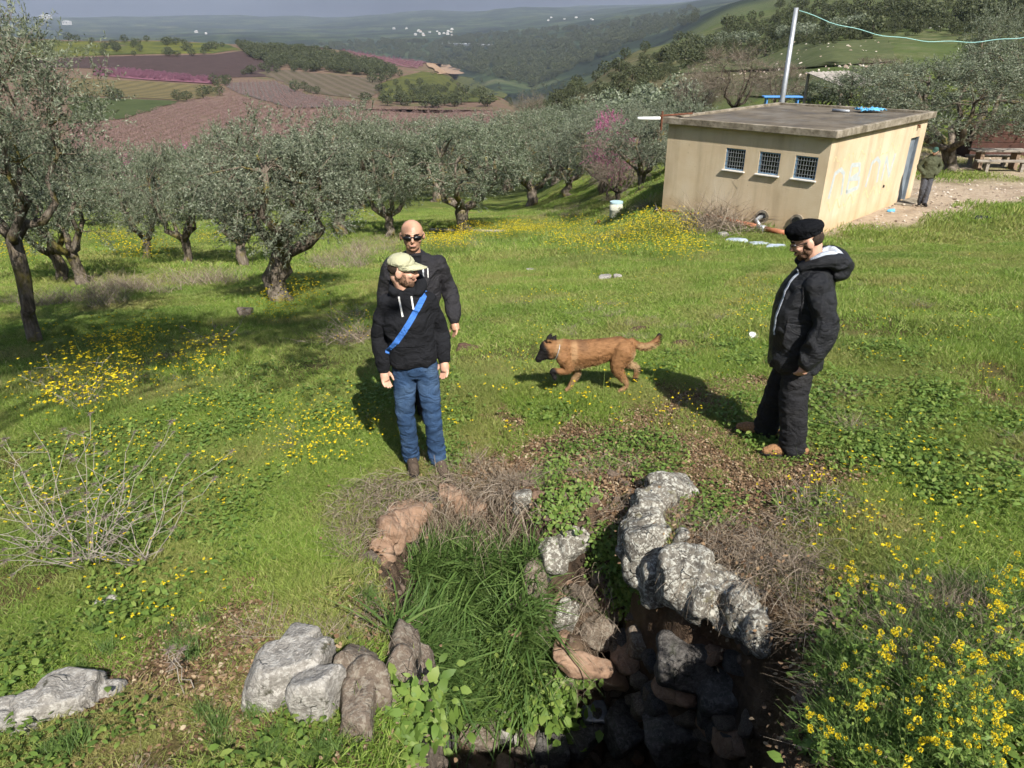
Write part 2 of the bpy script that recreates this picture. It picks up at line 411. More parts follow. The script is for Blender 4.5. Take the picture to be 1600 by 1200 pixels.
hm = Mat('hills', .95, .1); P = hm.co('Object'); sx = hm.n('ShaderNodeSeparateXYZ'); hm.l(P, sx.inputs[0])
f1 = hm.noise(.035, 4, .62); f2 = hm.noise(.25, 5, .65)
val = hm.ramp(f2, [(.3, (.095, .063, .046)), (.5, (.14, .092, .066)), (.7, (.165, .122, .075))])  # valley ground also darkened in colour, standing in for cloud shade
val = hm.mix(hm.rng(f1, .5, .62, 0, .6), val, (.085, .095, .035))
hill = hm.ramp(f2, [(.3, (.040, .055, .020)), (.5, (.075, .090, .032)), (.66, (.13, .125, .065)), (.8, (.24, .22, .17))])
hill = hm.mix(hm.rng(f1, .48, .6, 0, .7), hill, (.072, .098, .032))
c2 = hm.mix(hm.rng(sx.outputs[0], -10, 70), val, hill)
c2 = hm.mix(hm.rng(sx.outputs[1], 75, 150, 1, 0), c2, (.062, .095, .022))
farc = hm.ramp(hm.noise(.0045, 9, .68), [(.36, (.008, .012, .008)), (.48, (.022, .034, .018)), (.56, (.052, .072, .030)), (.66, (.095, .095, .048))])
farc = hm.mix(hm.rng(hm.noise(.022, 5, .75), .48, .6, 0, .8), farc, (.018, .026, .016))
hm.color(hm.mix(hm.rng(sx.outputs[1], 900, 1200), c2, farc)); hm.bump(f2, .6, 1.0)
row = int(np.searchsorted(gy, 88)); GV = np.stack([fx, fy, GZ], 1)
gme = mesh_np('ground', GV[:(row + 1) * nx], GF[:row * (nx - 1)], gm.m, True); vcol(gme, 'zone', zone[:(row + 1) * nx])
tag(link('ground', gme), kind='structure')
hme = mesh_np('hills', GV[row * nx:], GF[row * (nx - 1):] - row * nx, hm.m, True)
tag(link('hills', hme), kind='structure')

# ------------------------------------------------------------------ fields beyond the olives: draped sheets
def scan(poly, n):
    poly = np.array(poly, float); y0, y1 = poly[:, 1].min(), poly[:, 1].max(); rows = []
    for y in np.linspace(y0 + .01, y1 - .01, n):
        xs = []
        for i in range(len(poly)):
            a, b = poly[i], poly[(i + 1) % len(poly)]
            if (a[1] > y) != (b[1] > y): xs.append(a[0] + (y - a[1]) / (b[1] - a[1]) * (b[0] - a[0]))
        rows.append((y, min(xs), max(xs)))
    return rows
def field(name, poly, mat, lift=.25, n=24, m=40):
    rows = scan(poly, n); P = np.array([(xl + (xr - xl) * t, y) for y, xl, xr in rows for t in np.linspace(0, 1, m)])
    P[:, 0] += 7 * vn2(P[:, 1] * .35 + len(name), P[:, 0] * .004, 12) * ((np.arange(len(P)) % m == 0) | (np.arange(len(P)) % m == m - 1))
    V = gpn(P, 40, 2500, 120); V[:, 2] += lift
    I = np.arange(n * m).reshape(n, m); F = np.stack([I[:-1, :-1], I[:-1, 1:], I[1:, 1:], I[1:, :-1]], -1).reshape(-1, 4)
    return tag(link(name, mesh_np(name, V, F, mat, True)), kind='structure')
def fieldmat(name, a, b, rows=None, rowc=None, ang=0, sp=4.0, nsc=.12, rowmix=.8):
    a, b = tuple(x * .74 for x in a), tuple(x * .74 for x in b); rowc = tuple(x * .74 for x in rowc) if rowc else None; m = Mat(name, .95, .1); n = m.noise(nsc, 7, .65); c = m.mix(m.rng(n, .35, .65), a, b)  # tones lowered so the fields carry cloud shade in their colour
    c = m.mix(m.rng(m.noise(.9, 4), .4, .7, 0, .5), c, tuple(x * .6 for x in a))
    if rowc:
        mp = m.n('ShaderNodeMapping'); mp.inputs['Rotation'].default_value = (0, 0, R(ang)); m.l(m.co(), mp.inputs[0])
        wv = m.n('ShaderNodeTexWave'); wv.inputs['Scale'].default_value = .314 / sp; wv.inputs['Distortion'].default_value = 1.2; wv.inputs['Detail'].default_value = 3; wv.inputs['Detail Scale'].default_value = .6; m.l(mp.outputs[0], wv.inputs[0])
        c = m.mix(m.rng(wv.outputs['Fac'], .45, .7, 0, rowmix), c, rowc)
    return m.color(c).m
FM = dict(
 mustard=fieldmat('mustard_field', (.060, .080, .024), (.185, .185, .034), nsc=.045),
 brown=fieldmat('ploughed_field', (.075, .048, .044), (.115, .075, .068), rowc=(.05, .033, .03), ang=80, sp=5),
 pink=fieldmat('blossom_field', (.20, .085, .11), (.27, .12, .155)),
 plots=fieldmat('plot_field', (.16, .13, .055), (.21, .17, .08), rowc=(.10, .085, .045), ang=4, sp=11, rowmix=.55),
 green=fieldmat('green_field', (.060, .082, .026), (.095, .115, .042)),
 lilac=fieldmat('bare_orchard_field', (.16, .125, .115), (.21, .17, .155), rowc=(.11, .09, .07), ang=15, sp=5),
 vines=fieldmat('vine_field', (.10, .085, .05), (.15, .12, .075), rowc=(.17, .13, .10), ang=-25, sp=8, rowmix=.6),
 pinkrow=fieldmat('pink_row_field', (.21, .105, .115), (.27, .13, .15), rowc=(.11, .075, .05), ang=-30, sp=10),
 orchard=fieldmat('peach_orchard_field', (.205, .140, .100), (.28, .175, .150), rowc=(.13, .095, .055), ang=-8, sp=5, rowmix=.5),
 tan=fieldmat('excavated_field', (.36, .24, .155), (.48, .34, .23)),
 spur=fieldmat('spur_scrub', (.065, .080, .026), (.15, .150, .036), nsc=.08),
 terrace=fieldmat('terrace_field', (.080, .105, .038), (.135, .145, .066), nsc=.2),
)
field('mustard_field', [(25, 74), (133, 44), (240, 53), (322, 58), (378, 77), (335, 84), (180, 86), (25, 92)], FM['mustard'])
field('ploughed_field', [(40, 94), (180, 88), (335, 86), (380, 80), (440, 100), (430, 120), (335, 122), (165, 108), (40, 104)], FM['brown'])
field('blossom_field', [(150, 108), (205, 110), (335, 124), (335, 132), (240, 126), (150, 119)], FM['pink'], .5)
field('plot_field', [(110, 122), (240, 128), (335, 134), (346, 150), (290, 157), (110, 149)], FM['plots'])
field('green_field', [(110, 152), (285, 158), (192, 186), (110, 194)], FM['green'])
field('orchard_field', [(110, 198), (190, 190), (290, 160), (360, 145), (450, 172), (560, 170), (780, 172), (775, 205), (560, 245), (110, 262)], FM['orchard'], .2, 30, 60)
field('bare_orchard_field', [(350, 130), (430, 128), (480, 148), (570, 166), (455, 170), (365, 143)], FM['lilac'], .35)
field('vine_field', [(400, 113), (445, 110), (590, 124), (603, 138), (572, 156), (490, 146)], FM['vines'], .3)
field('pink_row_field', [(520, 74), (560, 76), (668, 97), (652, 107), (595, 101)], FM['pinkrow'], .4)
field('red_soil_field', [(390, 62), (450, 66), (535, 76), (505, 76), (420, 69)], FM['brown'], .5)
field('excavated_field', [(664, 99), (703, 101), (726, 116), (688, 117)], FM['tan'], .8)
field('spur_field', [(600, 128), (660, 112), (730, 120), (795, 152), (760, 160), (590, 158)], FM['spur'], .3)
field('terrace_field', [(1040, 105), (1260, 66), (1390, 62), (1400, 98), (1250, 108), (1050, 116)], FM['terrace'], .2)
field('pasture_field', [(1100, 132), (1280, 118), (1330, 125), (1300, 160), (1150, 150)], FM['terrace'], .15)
# ------------------------------------------------------------------ scattering (ground cover nobody could count)
LIB = {}
def lib(key, objs):
    c = bpy.data.collections.new(key)
    for o in objs: c.objects.link(o)
    LIB[key] = c
def libobj(name, me):
    return bpy.data.objects.new(name, me)
def scatter(name, key, P, rot, scl, label=None, cat=None):
    """one object whose points carry small plants"""
    P = np.asarray(P, float); n = len(P); me = bpy.data.meshes.new(name); me.vertices.add(n); me.vertices.foreach_set('co', P.astype(np.float32).ravel())
    a = me.attributes.new('rot', 'FLOAT_VECTOR', 'POINT'); a.data.foreach_set('vector', np.asarray(rot, np.float32).ravel())
    a = me.attributes.new('scl', 'FLOAT_VECTOR', 'POINT'); s = np.asarray(scl, np.float32); s = np.repeat(s[:, None], 3, 1) if s.ndim == 1 else s; a.data.foreach_set('vector', s.ravel())
    k = len(LIB[key].objects); a = me.attributes.new('idx', 'INT', 'POINT'); a.data.foreach_set('value', rng.integers(0, k, n).astype(np.int32))
    o = link(name, me); g = bpy.data.node_groups.new(name, 'GeometryNodeTree')
    g.interface.new_socket('Geometry', in_out='INPUT', socket_type='NodeSocketGeometry'); g.interface.new_socket('Geometry', in_out='OUTPUT', socket_type='NodeSocketGeometry')
    gi = g.nodes.new('NodeGroupInput'); go = g.nodes.new('NodeGroupOutput'); ip = g.nodes.new('GeometryNodeInstanceOnPoints')
    ci = g.nodes.new('GeometryNodeCollectionInfo'); ci.inputs[0].default_value = LIB[key]; ci.inputs['Separate Children'].default_value = True; ci.inputs['Reset Children'].default_value = True
    def na(nm, ty):
        x = g.nodes.new('GeometryNodeInputNamedAttribute'); x.data_type = ty; x.inputs[0].default_value = nm; return x.outputs[0]
    g.links.new(gi.outputs[0], ip.inputs['Points']); g.links.new(ci.outputs[0], ip.inputs['Instance']); ip.inputs['Pick Instance'].default_value = True
    g.links.new(na('idx', 'INT'), ip.inputs['Instance Index']); g.links.new(na('rot', 'FLOAT_VECTOR'), ip.inputs['Rotation']); g.links.new(na('scl', 'FLOAT_VECTOR'), ip.inputs['Scale'])
    g.links.new(ip.outputs[0], go.inputs[0])
    m = o.modifiers.new('scatter', 'NODES'); m.node_group = g
    return tag(o, label, cat, kind='stuff')
def tilt(P, up=0.9):
    """Euler angles that lay a patch along the slope, spun at random"""
    e = .15; X, Y = P[:, 0], P[:, 1]
    sx = (hgt(X + e, Y) - hgt(X - e, Y)) / (2 * e); sy = (hgt(X, Y + e) - hgt(X, Y - e)) / (2 * e)
    sx = np.clip(sx, -1, 1); sy = np.clip(sy, -1, 1); rz = rng.uniform(0, 6.283, len(P)); z = unit(np.column_stack([-sx * up, -sy * up, np.ones(len(P))]))
    x = np.column_stack([np.cos(rz), np.sin(rz), np.zeros(len(P))]); x = unit(x - z * (x * z).sum(1)[:, None]); y = np.cross(z, x)
    return np.column_stack([np.arctan2(y[:, 2], z[:, 2]), -np.arcsin(np.clip(x[:, 2], -1, 1)), np.arctan2(x[:, 1], x[:, 0])])
def ribbons(base, tip, width, bend, seg=3, r=None):
    """many bent blades: base,tip (n,3); width (n); bend (n,3) offset of the middle -> V,F"""
    r = r or rng; n = len(base); d = tip - base; sd = np.cross(d, r.normal(size=(n, 3))); sd /= np.linalg.norm(sd, axis=1)[:, None] + 1e-9
    V = []; t = np.linspace(0, 1, seg + 1)
    for q in t:
        c = base + d * q + bend * (4 * q * (1 - q)); wv = width * (1 - q ** 1.6) * .5 + .0004
        V += [c - sd * wv[:, None], c + sd * wv[:, None]]
    V = np.stack(V, 1); k = 2 * (seg + 1); F = []
    for s_ in range(seg): F.append(np.stack([np.arange(n) * k + 2 * s_, np.arange(n) * k + 2 * s_ + 1, np.arange(n) * k + 2 * s_ + 3, np.arange(n) * k + 2 * s_ + 2], 1))
    return V.reshape(-1, 3), np.concatenate(F)
def merge(*VF):
    Vs = []; Fs = []; o = 0
    for V, F in VF: Vs.append(V); Fs.append(F + o); o += len(V)
    return np.concatenate(Vs), np.concatenate(Fs)
def leaves(c, d, nrm, ln, wd):
    """rhombic leaves (4 verts): centre base c, direction d, normal n"""
    sd = np.cross(d, nrm); sd /= np.linalg.norm(sd, axis=1)[:, None] + 1e-9; m = c + d * (ln * .5)[:, None]
    V = np.stack([c, m + sd * (wd / 2)[:, None], c + d * ln[:, None], m - sd * (wd / 2)[:, None]], 1).reshape(-1, 3)
    return V, np.arange(len(c) * 4).reshape(-1, 4)
def leaves6(c, d, nrm, ln, wd):
    """rounded drooping leaves: six verts, four triangles"""
    sd = np.cross(d, nrm); sd /= np.linalg.norm(sd, axis=1)[:, None] + 1e-9; up = np.cross(sd, d); L = ln[:, None]; Wd = wd[:, None] / 2
    a = c + d * L * .32 + up * L * .06; b = c + d * L * .72 + up * L * .02; t = c + d * L - up * L * .14
    V = np.stack([c, a + sd * Wd, a - sd * Wd, b + sd * Wd * .78, b - sd * Wd * .78, t], 1).reshape(-1, 3); o = np.arange(len(c))[:, None] * 6
    return V, np.concatenate([o + np.array([[0, 1, 2]]), o + np.array([[1, 3, 2]]), o + np.array([[2, 3, 4]]), o + np.array([[3, 5, 4]])])
def unit(v): return v / (np.linalg.norm(v, axis=-1, keepdims=True) + 1e-9)

# leaf materials
def leafmat(name, stops, trans=.35, rough=.55, spec=.3, objvar=.25):
    m = Mat(name, rough, spec); c = m.ramp(m.island(), stops)
    if objvar: c = m.mix(m.rng(m.objrand(), 0, 1, 0, objvar), c, tuple(x * .55 for x in stops[-1][1]))
    return m.leafy(c, trans).m
def grassmat(name, stops):
    m = Mat(name, .55, .3); c = m.ramp(m.island(), stops); loc = m.n('ShaderNodeObjectInfo').outputs['Location']
    n = m.noise(.9, 4, .65, src=loc); c = m.mix(m.rng(n, .46, .66, 0, .75), c, (.35, .29, .12)); n = m.noise(.35, 3, .6, src=loc); c = m.mix(m.rng(n, .52, .66, 0, .5), c, (.085, .16, .03))
    return m.leafy(c, .42).m
M_grass = grassmat('grass_blade', [(0, (.13, .205, .032)), (.45, (.205, .310, .050)), (.8, (.29, .385, .075)), (1, (.46, .41, .19))])
M_tall = leafmat('tall_grass_blade', [(0, (.075, .145, .036)), (.5, (.125, .21, .052)), (1, (.19, .27, .08))], .4)
M_dry = leafmat('dry_straw', [(0, (.17, .125, .085)), (.5, (.27, .215, .155)), (1, (.38, .32, .25))], .2, .8, .15)
M_weed = leafmat('weed_leaf', [(0, (.090, .160, .032)), (.6, (.155, .250, .046)), (1, (.25, .32, .075))], .4)
M_yel = leafmat('yellow_petal', [(0, (.62, .46, .010)), (1, (.78, .62, .03))], .3, .6, .2, 0)
M_twig = simple('dead_twig', (.25, .205, .165), .9, .1, .35, 12)
def blade_patch(n, size, h0, h1, wd, lean=.35, seed=0, shape='disc'):
    r = np.random.default_rng(seed); a = r.uniform(0, 6.283, n); rr = size / 2 * np.sqrt(r.uniform(0, 1, n))
    b = np.stack([rr * np.cos(a), rr * np.sin(a), np.full(n, -.01)], 1); h = r.uniform(h0, h1, n)
    t = b + np.stack([r.normal(0, lean, n) * h, r.normal(0, lean, n) * h, h], 1); bend = np.stack([r.normal(0, .1, n) * h, r.normal(0, .1, n) * h, .12 * h], 1)
    return ribbons(b, t, np.full(n, wd) * r.uniform(.6, 1.3, n), bend, 2, r)
lib('lawn_near', [libobj('p', mesh_np('lawn_near', *blade_patch(420, .36, .015, .060, .0040, .65, 10 + i), M_grass)) for i in range(4)])
lib('lawn_mid', [libobj('p', mesh_np('lawn_mid', *blade_patch(420, .75, .02, .075, .008, .55, 20 + i), M_grass)) for i in range(4)])
lib('lawn_far', [libobj('p', mesh_np('lawn_far', *blade_patch(460, 1.6, .03, .11, .018, .6, 30 + i), M_grass)) for i in range(4)])
lib('tall', [libobj('p', mesh_np('tall', *blade_patch(60, .22, .12, .30, .008, .45, 40 + i), M_tall)) for i in range(4)])
lib('dry', [libobj('p', mesh_np('dry', *blade_patch(90, .28, .08, .28, .0035, .85, 50 + i), M_dry)) for i in range(4)])
lib('dryfar', [libobj('p', mesh_np('dryfar', *blade_patch(60, .8, .12, .6, .008, .7, 55 + i), M_dry)) for i in range(3)])
def weed_patch(n, size, l0, l1, seed):
    r = np.random.default_rng(seed); c = np.stack([r.normal(0, size / 3, n), r.normal(0, size / 3, n), r.uniform(.01, .07, n)], 1)
    d = unit(np.stack([r.normal(size=n), r.normal(size=n), r.uniform(.0, .7, n)], 1)); nm = unit(np.stack([r.normal(0, .4, n), r.normal(0, .4, n), np.ones(n)], 1))
    ln = r.uniform(l0, l1, n); return leaves6(c, d, nm, ln, ln * r.uniform(.4, .7, n))
lib('weed', [libobj('p', mesh_np('weed', *weed_patch(70, .30, .02, .05, 60 + i), M_weed)) for i in range(3)])
lib('bigweed', [libobj('p', mesh_np('bigweed', *weed_patch(60, .34, .04, .10, 65 + i), M_weed)) for i in range(3)])
def flower_patch(n, size, h0, h1, ps, seed, stem=True):
    r = np.random.default_rng(seed); b = np.stack([r.normal(0, size / 3, n), r.normal(0, size / 3, n), np.zeros(n)], 1); h = r.uniform(h0, h1, n)
    t = b + np.stack([r.normal(0, .25, n) * h, r.normal(0, .25, n) * h, h], 1)
    S = ribbons(b, t, np.full(n, .003 + ps * .06), np.zeros((n, 3)), 1, r)
    k = 5; c = np.repeat(t, k, 0); d = unit(np.stack([r.normal(size=n * k), r.normal(size=n * k), r.uniform(-.2, .6, n * k)], 1)); ln = np.full(n * k, ps) * r.uniform(.7, 1.2, n * k)
    return S, leaves(c, d, unit(r.normal(size=(n * k, 3)) + np.array([0, 0, 1.5])), ln, ln * .8)
def two_mat(name, A, B, ma, mb_):
    V, F = merge(A, B); me = mesh_np(name, V, F, ma); me.materials.append(mb_)
    mi = np.zeros(len(F), np.int32); mi[len(A[1]):] = 1; me.polygons.foreach_set('material_index', mi); return me
lib('flower', [libobj('p', two_mat('flower', *flower_patch(9, .45, .06, .2, .013, 70 + i), M_weed, M_yel)) for i in range(4)])
lib('flowerbig', [libobj('p', two_mat('flowerbig', *flower_patch(26, .8, .25, .65, .028, 75 + i), M_weed, M_yel)) for i in range(3)])

def in_view(P, m=.06):
    u = P[:, 0] / np.maximum(P[:, 1], .3); return np.abs(u) < .82 + .9 / np.maximum(P[:, 1], .5)
def ground_pts(n, x0, x1, y0, y1, pw=1.0):
    t = rng.uniform(0, 1, n)
    Y = y0 + (y1 - y0) * t ** pw; X = rng.uniform(x0, x1, n); P = np.stack([X, Y], 1); P = P[in_view(P)]
    return P
def put(name, key, P, s0, s1, label, cat, hs=None):
    z = hgt(P[:, 0], P[:, 1]); P3 = np.column_stack([P[:, :2], z]); s = rng.uniform(s0, s1, len(P3))
    if hs is not None: s = np.stack([s, s, s * hs], 1)
    return scatter(name, key, P3, tilt(P3), s, label, cat)
HUT = dict(M=(8.99, 20.736), yaw=R(46.64), w=5.475, l=7.365, z=-5.28, h=2.7)
def in_hut(P, m=.1):
    dx, dy = P[:, 0] - HUT['M'][0], P[:, 1] - HUT['M'][1]; c, s = math.cos(HUT['yaw']), math.sin(HUT['yaw'])
    a = -dx * c + dy * s; b = dx * s + dy * c
    return (a > -m) & (a < HUT['w'] + m) & (b > -m) & (b < HUT['l'] + m)
# short grass
def lawn(name, key, n, box, pw, s0, s1, label, keep=.0):
    P = ground_pts(n, *box, pw); so = soil_mask(P[:, 0], P[:, 1]); gr = gravel_mask(P[:, 0], P[:, 1]); sd_ = pit_sd(P[:, 0], P[:, 1])
    ok = (rng.uniform(0, 1, len(P)) > np.maximum(so * 1.3 - keep, gr * 1.15)) & (sd_ < -.02) & ~in_hut(P)
    P = P[ok]; hv = .65 + .75 * ss(-.5, .7, fbm(P[:, 0] * .8, P[:, 1] * .8, 0, 3, 91)); return put(name, key, P, s0, s1, label, 'grass', hv)
lawn('near_grass', 'lawn_near', 7500, (-6, 6, 1.3, 7.5), 1.0, .8, 1.25, 'short green grass round the pit and under the men', .08)
lawn('middle_grass', 'lawn_mid', 7500, (-16, 18, 6.8, 21), 1.0, .8, 1.3, 'sunlit green grass slope between the men and the hut', .1)
lawn('far_grass', 'lawn_far', 6500, (-50, 50, 19, 75), 1.3, .9, 1.5, 'green grass under the olive trees beyond the slope', .2)
# leaf litter and crumbs of soil on the bare ground
def litter(seed):
    r = np.random.default_rng(seed); n = 60; c = np.column_stack([r.normal(0, .13, n), r.normal(0, .13, n), r.uniform(0, .015, n)]); ln = r.uniform(.012, .035, n); return leaves6(c, unit(np.column_stack([r.normal(size=n), r.normal(size=n), r.normal(0, .25, n)])), unit(np.column_stack([r.normal(0, .5, n), r.normal(0, .5, n), np.ones(n)])), ln, ln * r.uniform(.25, .8, n))
M_litter = leafmat('leaf_litter', [(0, (.080, .045, .026)), (.4, (.18, .105, .058)), (.75, (.28, .19, .11)), (1, (.40, .33, .22))], .1, .9, .1, .2)
lib('litter', [libobj('p', mesh_np('litter', *litter(90 + i), M_litter)) for i in range(4)])
P = np.column_stack([rng.uniform(-2.6, 4.2, 5000), rng.uniform(1.6, 6.4, 5000)]); P = P[(soil_mask(P[:, 0], P[:, 1]) > rng.uniform(.15, .9, 5000)) & (pit_sd(P[:, 0], P[:, 1]) < 0)]
put('leaf_litter', 'litter', P[:1500], .6, 1.2, 'brown leaf litter and moss on the worn soil round the pit', 'leaf litter')
P = np.column_stack([rng.uniform(-2.6, 4.2, 2500), rng.uniform(1.6, 6.4, 2500)]); P = P[(soil_mask(P[:, 0], P[:, 1]) > .4) & (pit_sd(P[:, 0], P[:, 1]) < 0) & (vn2(P[:, 0] * 2.2, P[:, 1] * 2.2, 93) > .0)]
put('soil_grass', 'lawn_near', P[:260], .25, .5, 'thin grass tufts on the worn soil round the pit', 'grass')
# broad-leaved weeds
P = ground_pts(1500, -5, 5, 1.5, 8); P = P[(pit_sd(P[:, 0], P[:, 1]) < -.02) & (vn2(P[:, 0] * .9, P[:, 1] * .9, 95) > .05) & (soil_mask(P[:, 0], P[:, 1]) < .45)]
put('clover', 'weed', P, .7, 1.3, 'small broad-leaved weeds growing through the grass', 'weeds')
# dry hay round the rim
P = np.column_stack([rng.uniform(-1.9, 2.9, 1500), rng.uniform(1.9, 5.0, 1500)]); sdv = pit_sd(P[:, 0], P[:, 1]); nn = fbm(P[:, 0] * 2, P[:, 1] * 2, 0, 3, 97)
P = P[(sdv < .0) & (sdv > -.42 + .5 * nn) & (nn > -.15) & (rng.uniform(0, 1, 1500) < .55)]
put('rim_straw', 'dry', P, .45, .85, 'dry brown straw and dead grass along the pit rim', 'dry grass', .6)
P = ground_pts(500, -5, 6, 1.5, 12); P = P[(pit_sd(P[:, 0], P[:, 1]) < -.05) & (vn2(P[:, 0] * .7 + 4, P[:, 1] * .7, 98) > .3)]
put('scattered_straw', 'dry', P, .4, .8, 'thin dead straw scattered in the grass', 'dry grass', .6)
def ellipses(L, tmin=1.5, tmax=80):
    """(cx,cy,rx,ry,n) ellipses in the photo -> ground points"""
    Q = []
    for cx, cy, rx, ry, n in L:
        a = rng.uniform(0, 6.283, n); q = np.sqrt(rng.uniform(0, 1, n)); Q.append(np.column_stack([cx + rx * q * np.cos(a), cy + ry * q * np.sin(a)]))
    return gpn(np.concatenate(Q), tmin, tmax, 120)
P = ellipses([(490, 690, 90, 55, 42), (250, 730, 160, 60, 26), (70, 790, 90, 60, 14), (330, 640, 100, 50, 10), (1180, 480, 40, 40, 16), (1000, 520, 330, 90, 14), (1450, 600, 180, 130, 14), (1350, 480, 240, 90, 12), (780, 620, 200, 70, 10), (1000, 640, 120, 30, 10), (850, 450, 180, 60, 18), (560, 520, 60, 40, 20), (250, 900, 200, 120, 10), (1420, 800, 150, 90, 20)])
P = P[pit_sd(P[:, 0], P[:, 1]) < -.05]
put('small_yellow_flowers', 'flower', P, .8, 1.4, 'small yellow wildflowers dotted through the near grass', 'wildflowers')
P = ellipses([(180, 575, 60, 28, 13), (300, 585, 60, 30, 8), (230, 560, 50, 20, 7), (150, 620, 60, 25, 5), (440, 495, 22, 16, 9), (485, 470, 25, 18, 8), (130, 640, 60, 30, 12)], 5, 40)
put('yellow_mustard_patch', 'flowerbig', P, .5, .9, 'loose patch of yellow mustard flowers left of the men', 'wildflowers')
P = ellipses([(770, 370, 75, 10, 95), (700, 392, 32, 9, 40), (850, 358, 55, 9, 55), (1030, 370, 48, 15, 34), (930, 392, 75, 24, 40), (1060, 405, 30, 16, 18), (905, 370, 40, 14, 12)], 8, 40)
put('yellow_flower_bank', 'flowerbig', P, .7, 1.1, 'dense bank of yellow flowers along the slope before the hut', 'wildflowers')
P = ellipses([(180, 380, 30, 5, 20), (330, 382, 70, 5, 14), (460, 374, 40, 5, 8), (560, 350, 40, 5, 8), (40, 415, 40, 6, 10), (220, 412, 40, 6, 12)], 10, 80)
put('orchard_flowers', 'flowerbig', P, .9, 1.6, 'yellow flowers in the grass among the olive trunks', 'wildflowers')
P = ellipses([(110, 475, 100, 8, 16), (200, 455, 70, 10, 22), (310, 440, 60, 8, 14), (540, 410, 45, 14, 18), (590, 390, 35, 14, 14), (850, 330, 60, 14, 14), (980, 325, 30, 10, 10), (1100, 360, 40, 8, 8), (700, 382, 50, 12, 6)], 8, 60)
put('grey_dead_grass', 'dryfar', P, .5, 1.0, 'grey dead grass stalks standing before the olive row', 'dry grass')
# ------------------------------------------------------------------ trees
M_bark = Mat('olive_bark', .95, .1)
nb = M_bark.noise(9, 5, .7, stretch=(1, 1, .25)); M_bark.color(M_bark.mix(M_bark.rng(M_bark.noise(2.2, 4), .52, .64, 0, .8), M_bark.ramp(nb, [(.3, (.045, .036, .027)), (.5, (.14, .115, .088)), (.7, (.26, .22, .175))]), (.155, .135, .025))); M_bark.bump(nb, 1.0, .06); M_bark = M_bark.m
M_barkd = Mat('dark_bark', .95, .1); nb = M_barkd.noise(9, 5, .7, stretch=(1, 1, .25)); M_barkd.color(M_barkd.ramp(nb, [(.3, (.025, .020, .016)), (.55, (.075, .060, .045)), (.75, (.15, .125, .10))])); M_barkd.bump(nb, 1.0, .05); M_barkd = M_barkd.m
M_olive = leafmat('olive_leaf', [(0, (.056, .080, .040)), (.4, (.118, .150, .080)), (.75, (.205, .240, .150)), (1, (.35, .375, .28))], .28, .5, .35, .35)
M_hillleaf = leafmat('evergreen_leaf', [(0, (.030, .042, .018)), (.5, (.058, .072, .032)), (1, (.12, .13, .065))], .2, .6, .2, .5)
M_brownleaf = leafmat('bare_branch', [(0, (.12, .095, .07)), (.6, (.19, .155, .12)), (1, (.27, .23, .18))], .1, .9, .1, .3)
M_pink = leafmat('judas_blossom', [(0, (.34, .10, .19)), (1, (.50, .19, .32))], .3, .7, .1, 0)
M_pinkor = leafmat('orchard_blossom', [(0, (.19, .085, .12)), (1, (.29, .14, .19))], .3, .7, .1, .4)
M_peach = leafmat('peach_twig', [(0, (.14, .10, .078)), (.5, (.225, .145, .130)), (1, (.32, .215, .20))], .2, .9, .1, .4)
def gnarl(mb, amt, seed, f=3.0):
    V = np.array(mb.V); n = np.stack([vn3(V[:, 0] * f, V[:, 1] * f, V[:, 2] * f, seed + k) for k in range(3)], 1) + .5 * np.stack([vn3(V[:, 0] * f * 3, V[:, 1] * f * 3, V[:, 2] * f * 2, seed + 9 + k) for k in range(3)], 1)
    mb.V = [tuple(v) for v in V + n * amt * np.array([1, 1, .4])]; return mb
def curve(a, b, sag, n=6, seed=0, jit=.06):
    r = np.random.default_rng(seed); a, b = np.array(a, float), np.array(b, float); t = np.linspace(0, 1, n)[:, None]; ln = np.linalg.norm(b - a)
    p = a + (b - a) * t + np.array(sag) * (4 * t * (1 - t)) + r.normal(0, jit * ln, (n, 3)) * (4 * t * (1 - t)); return p
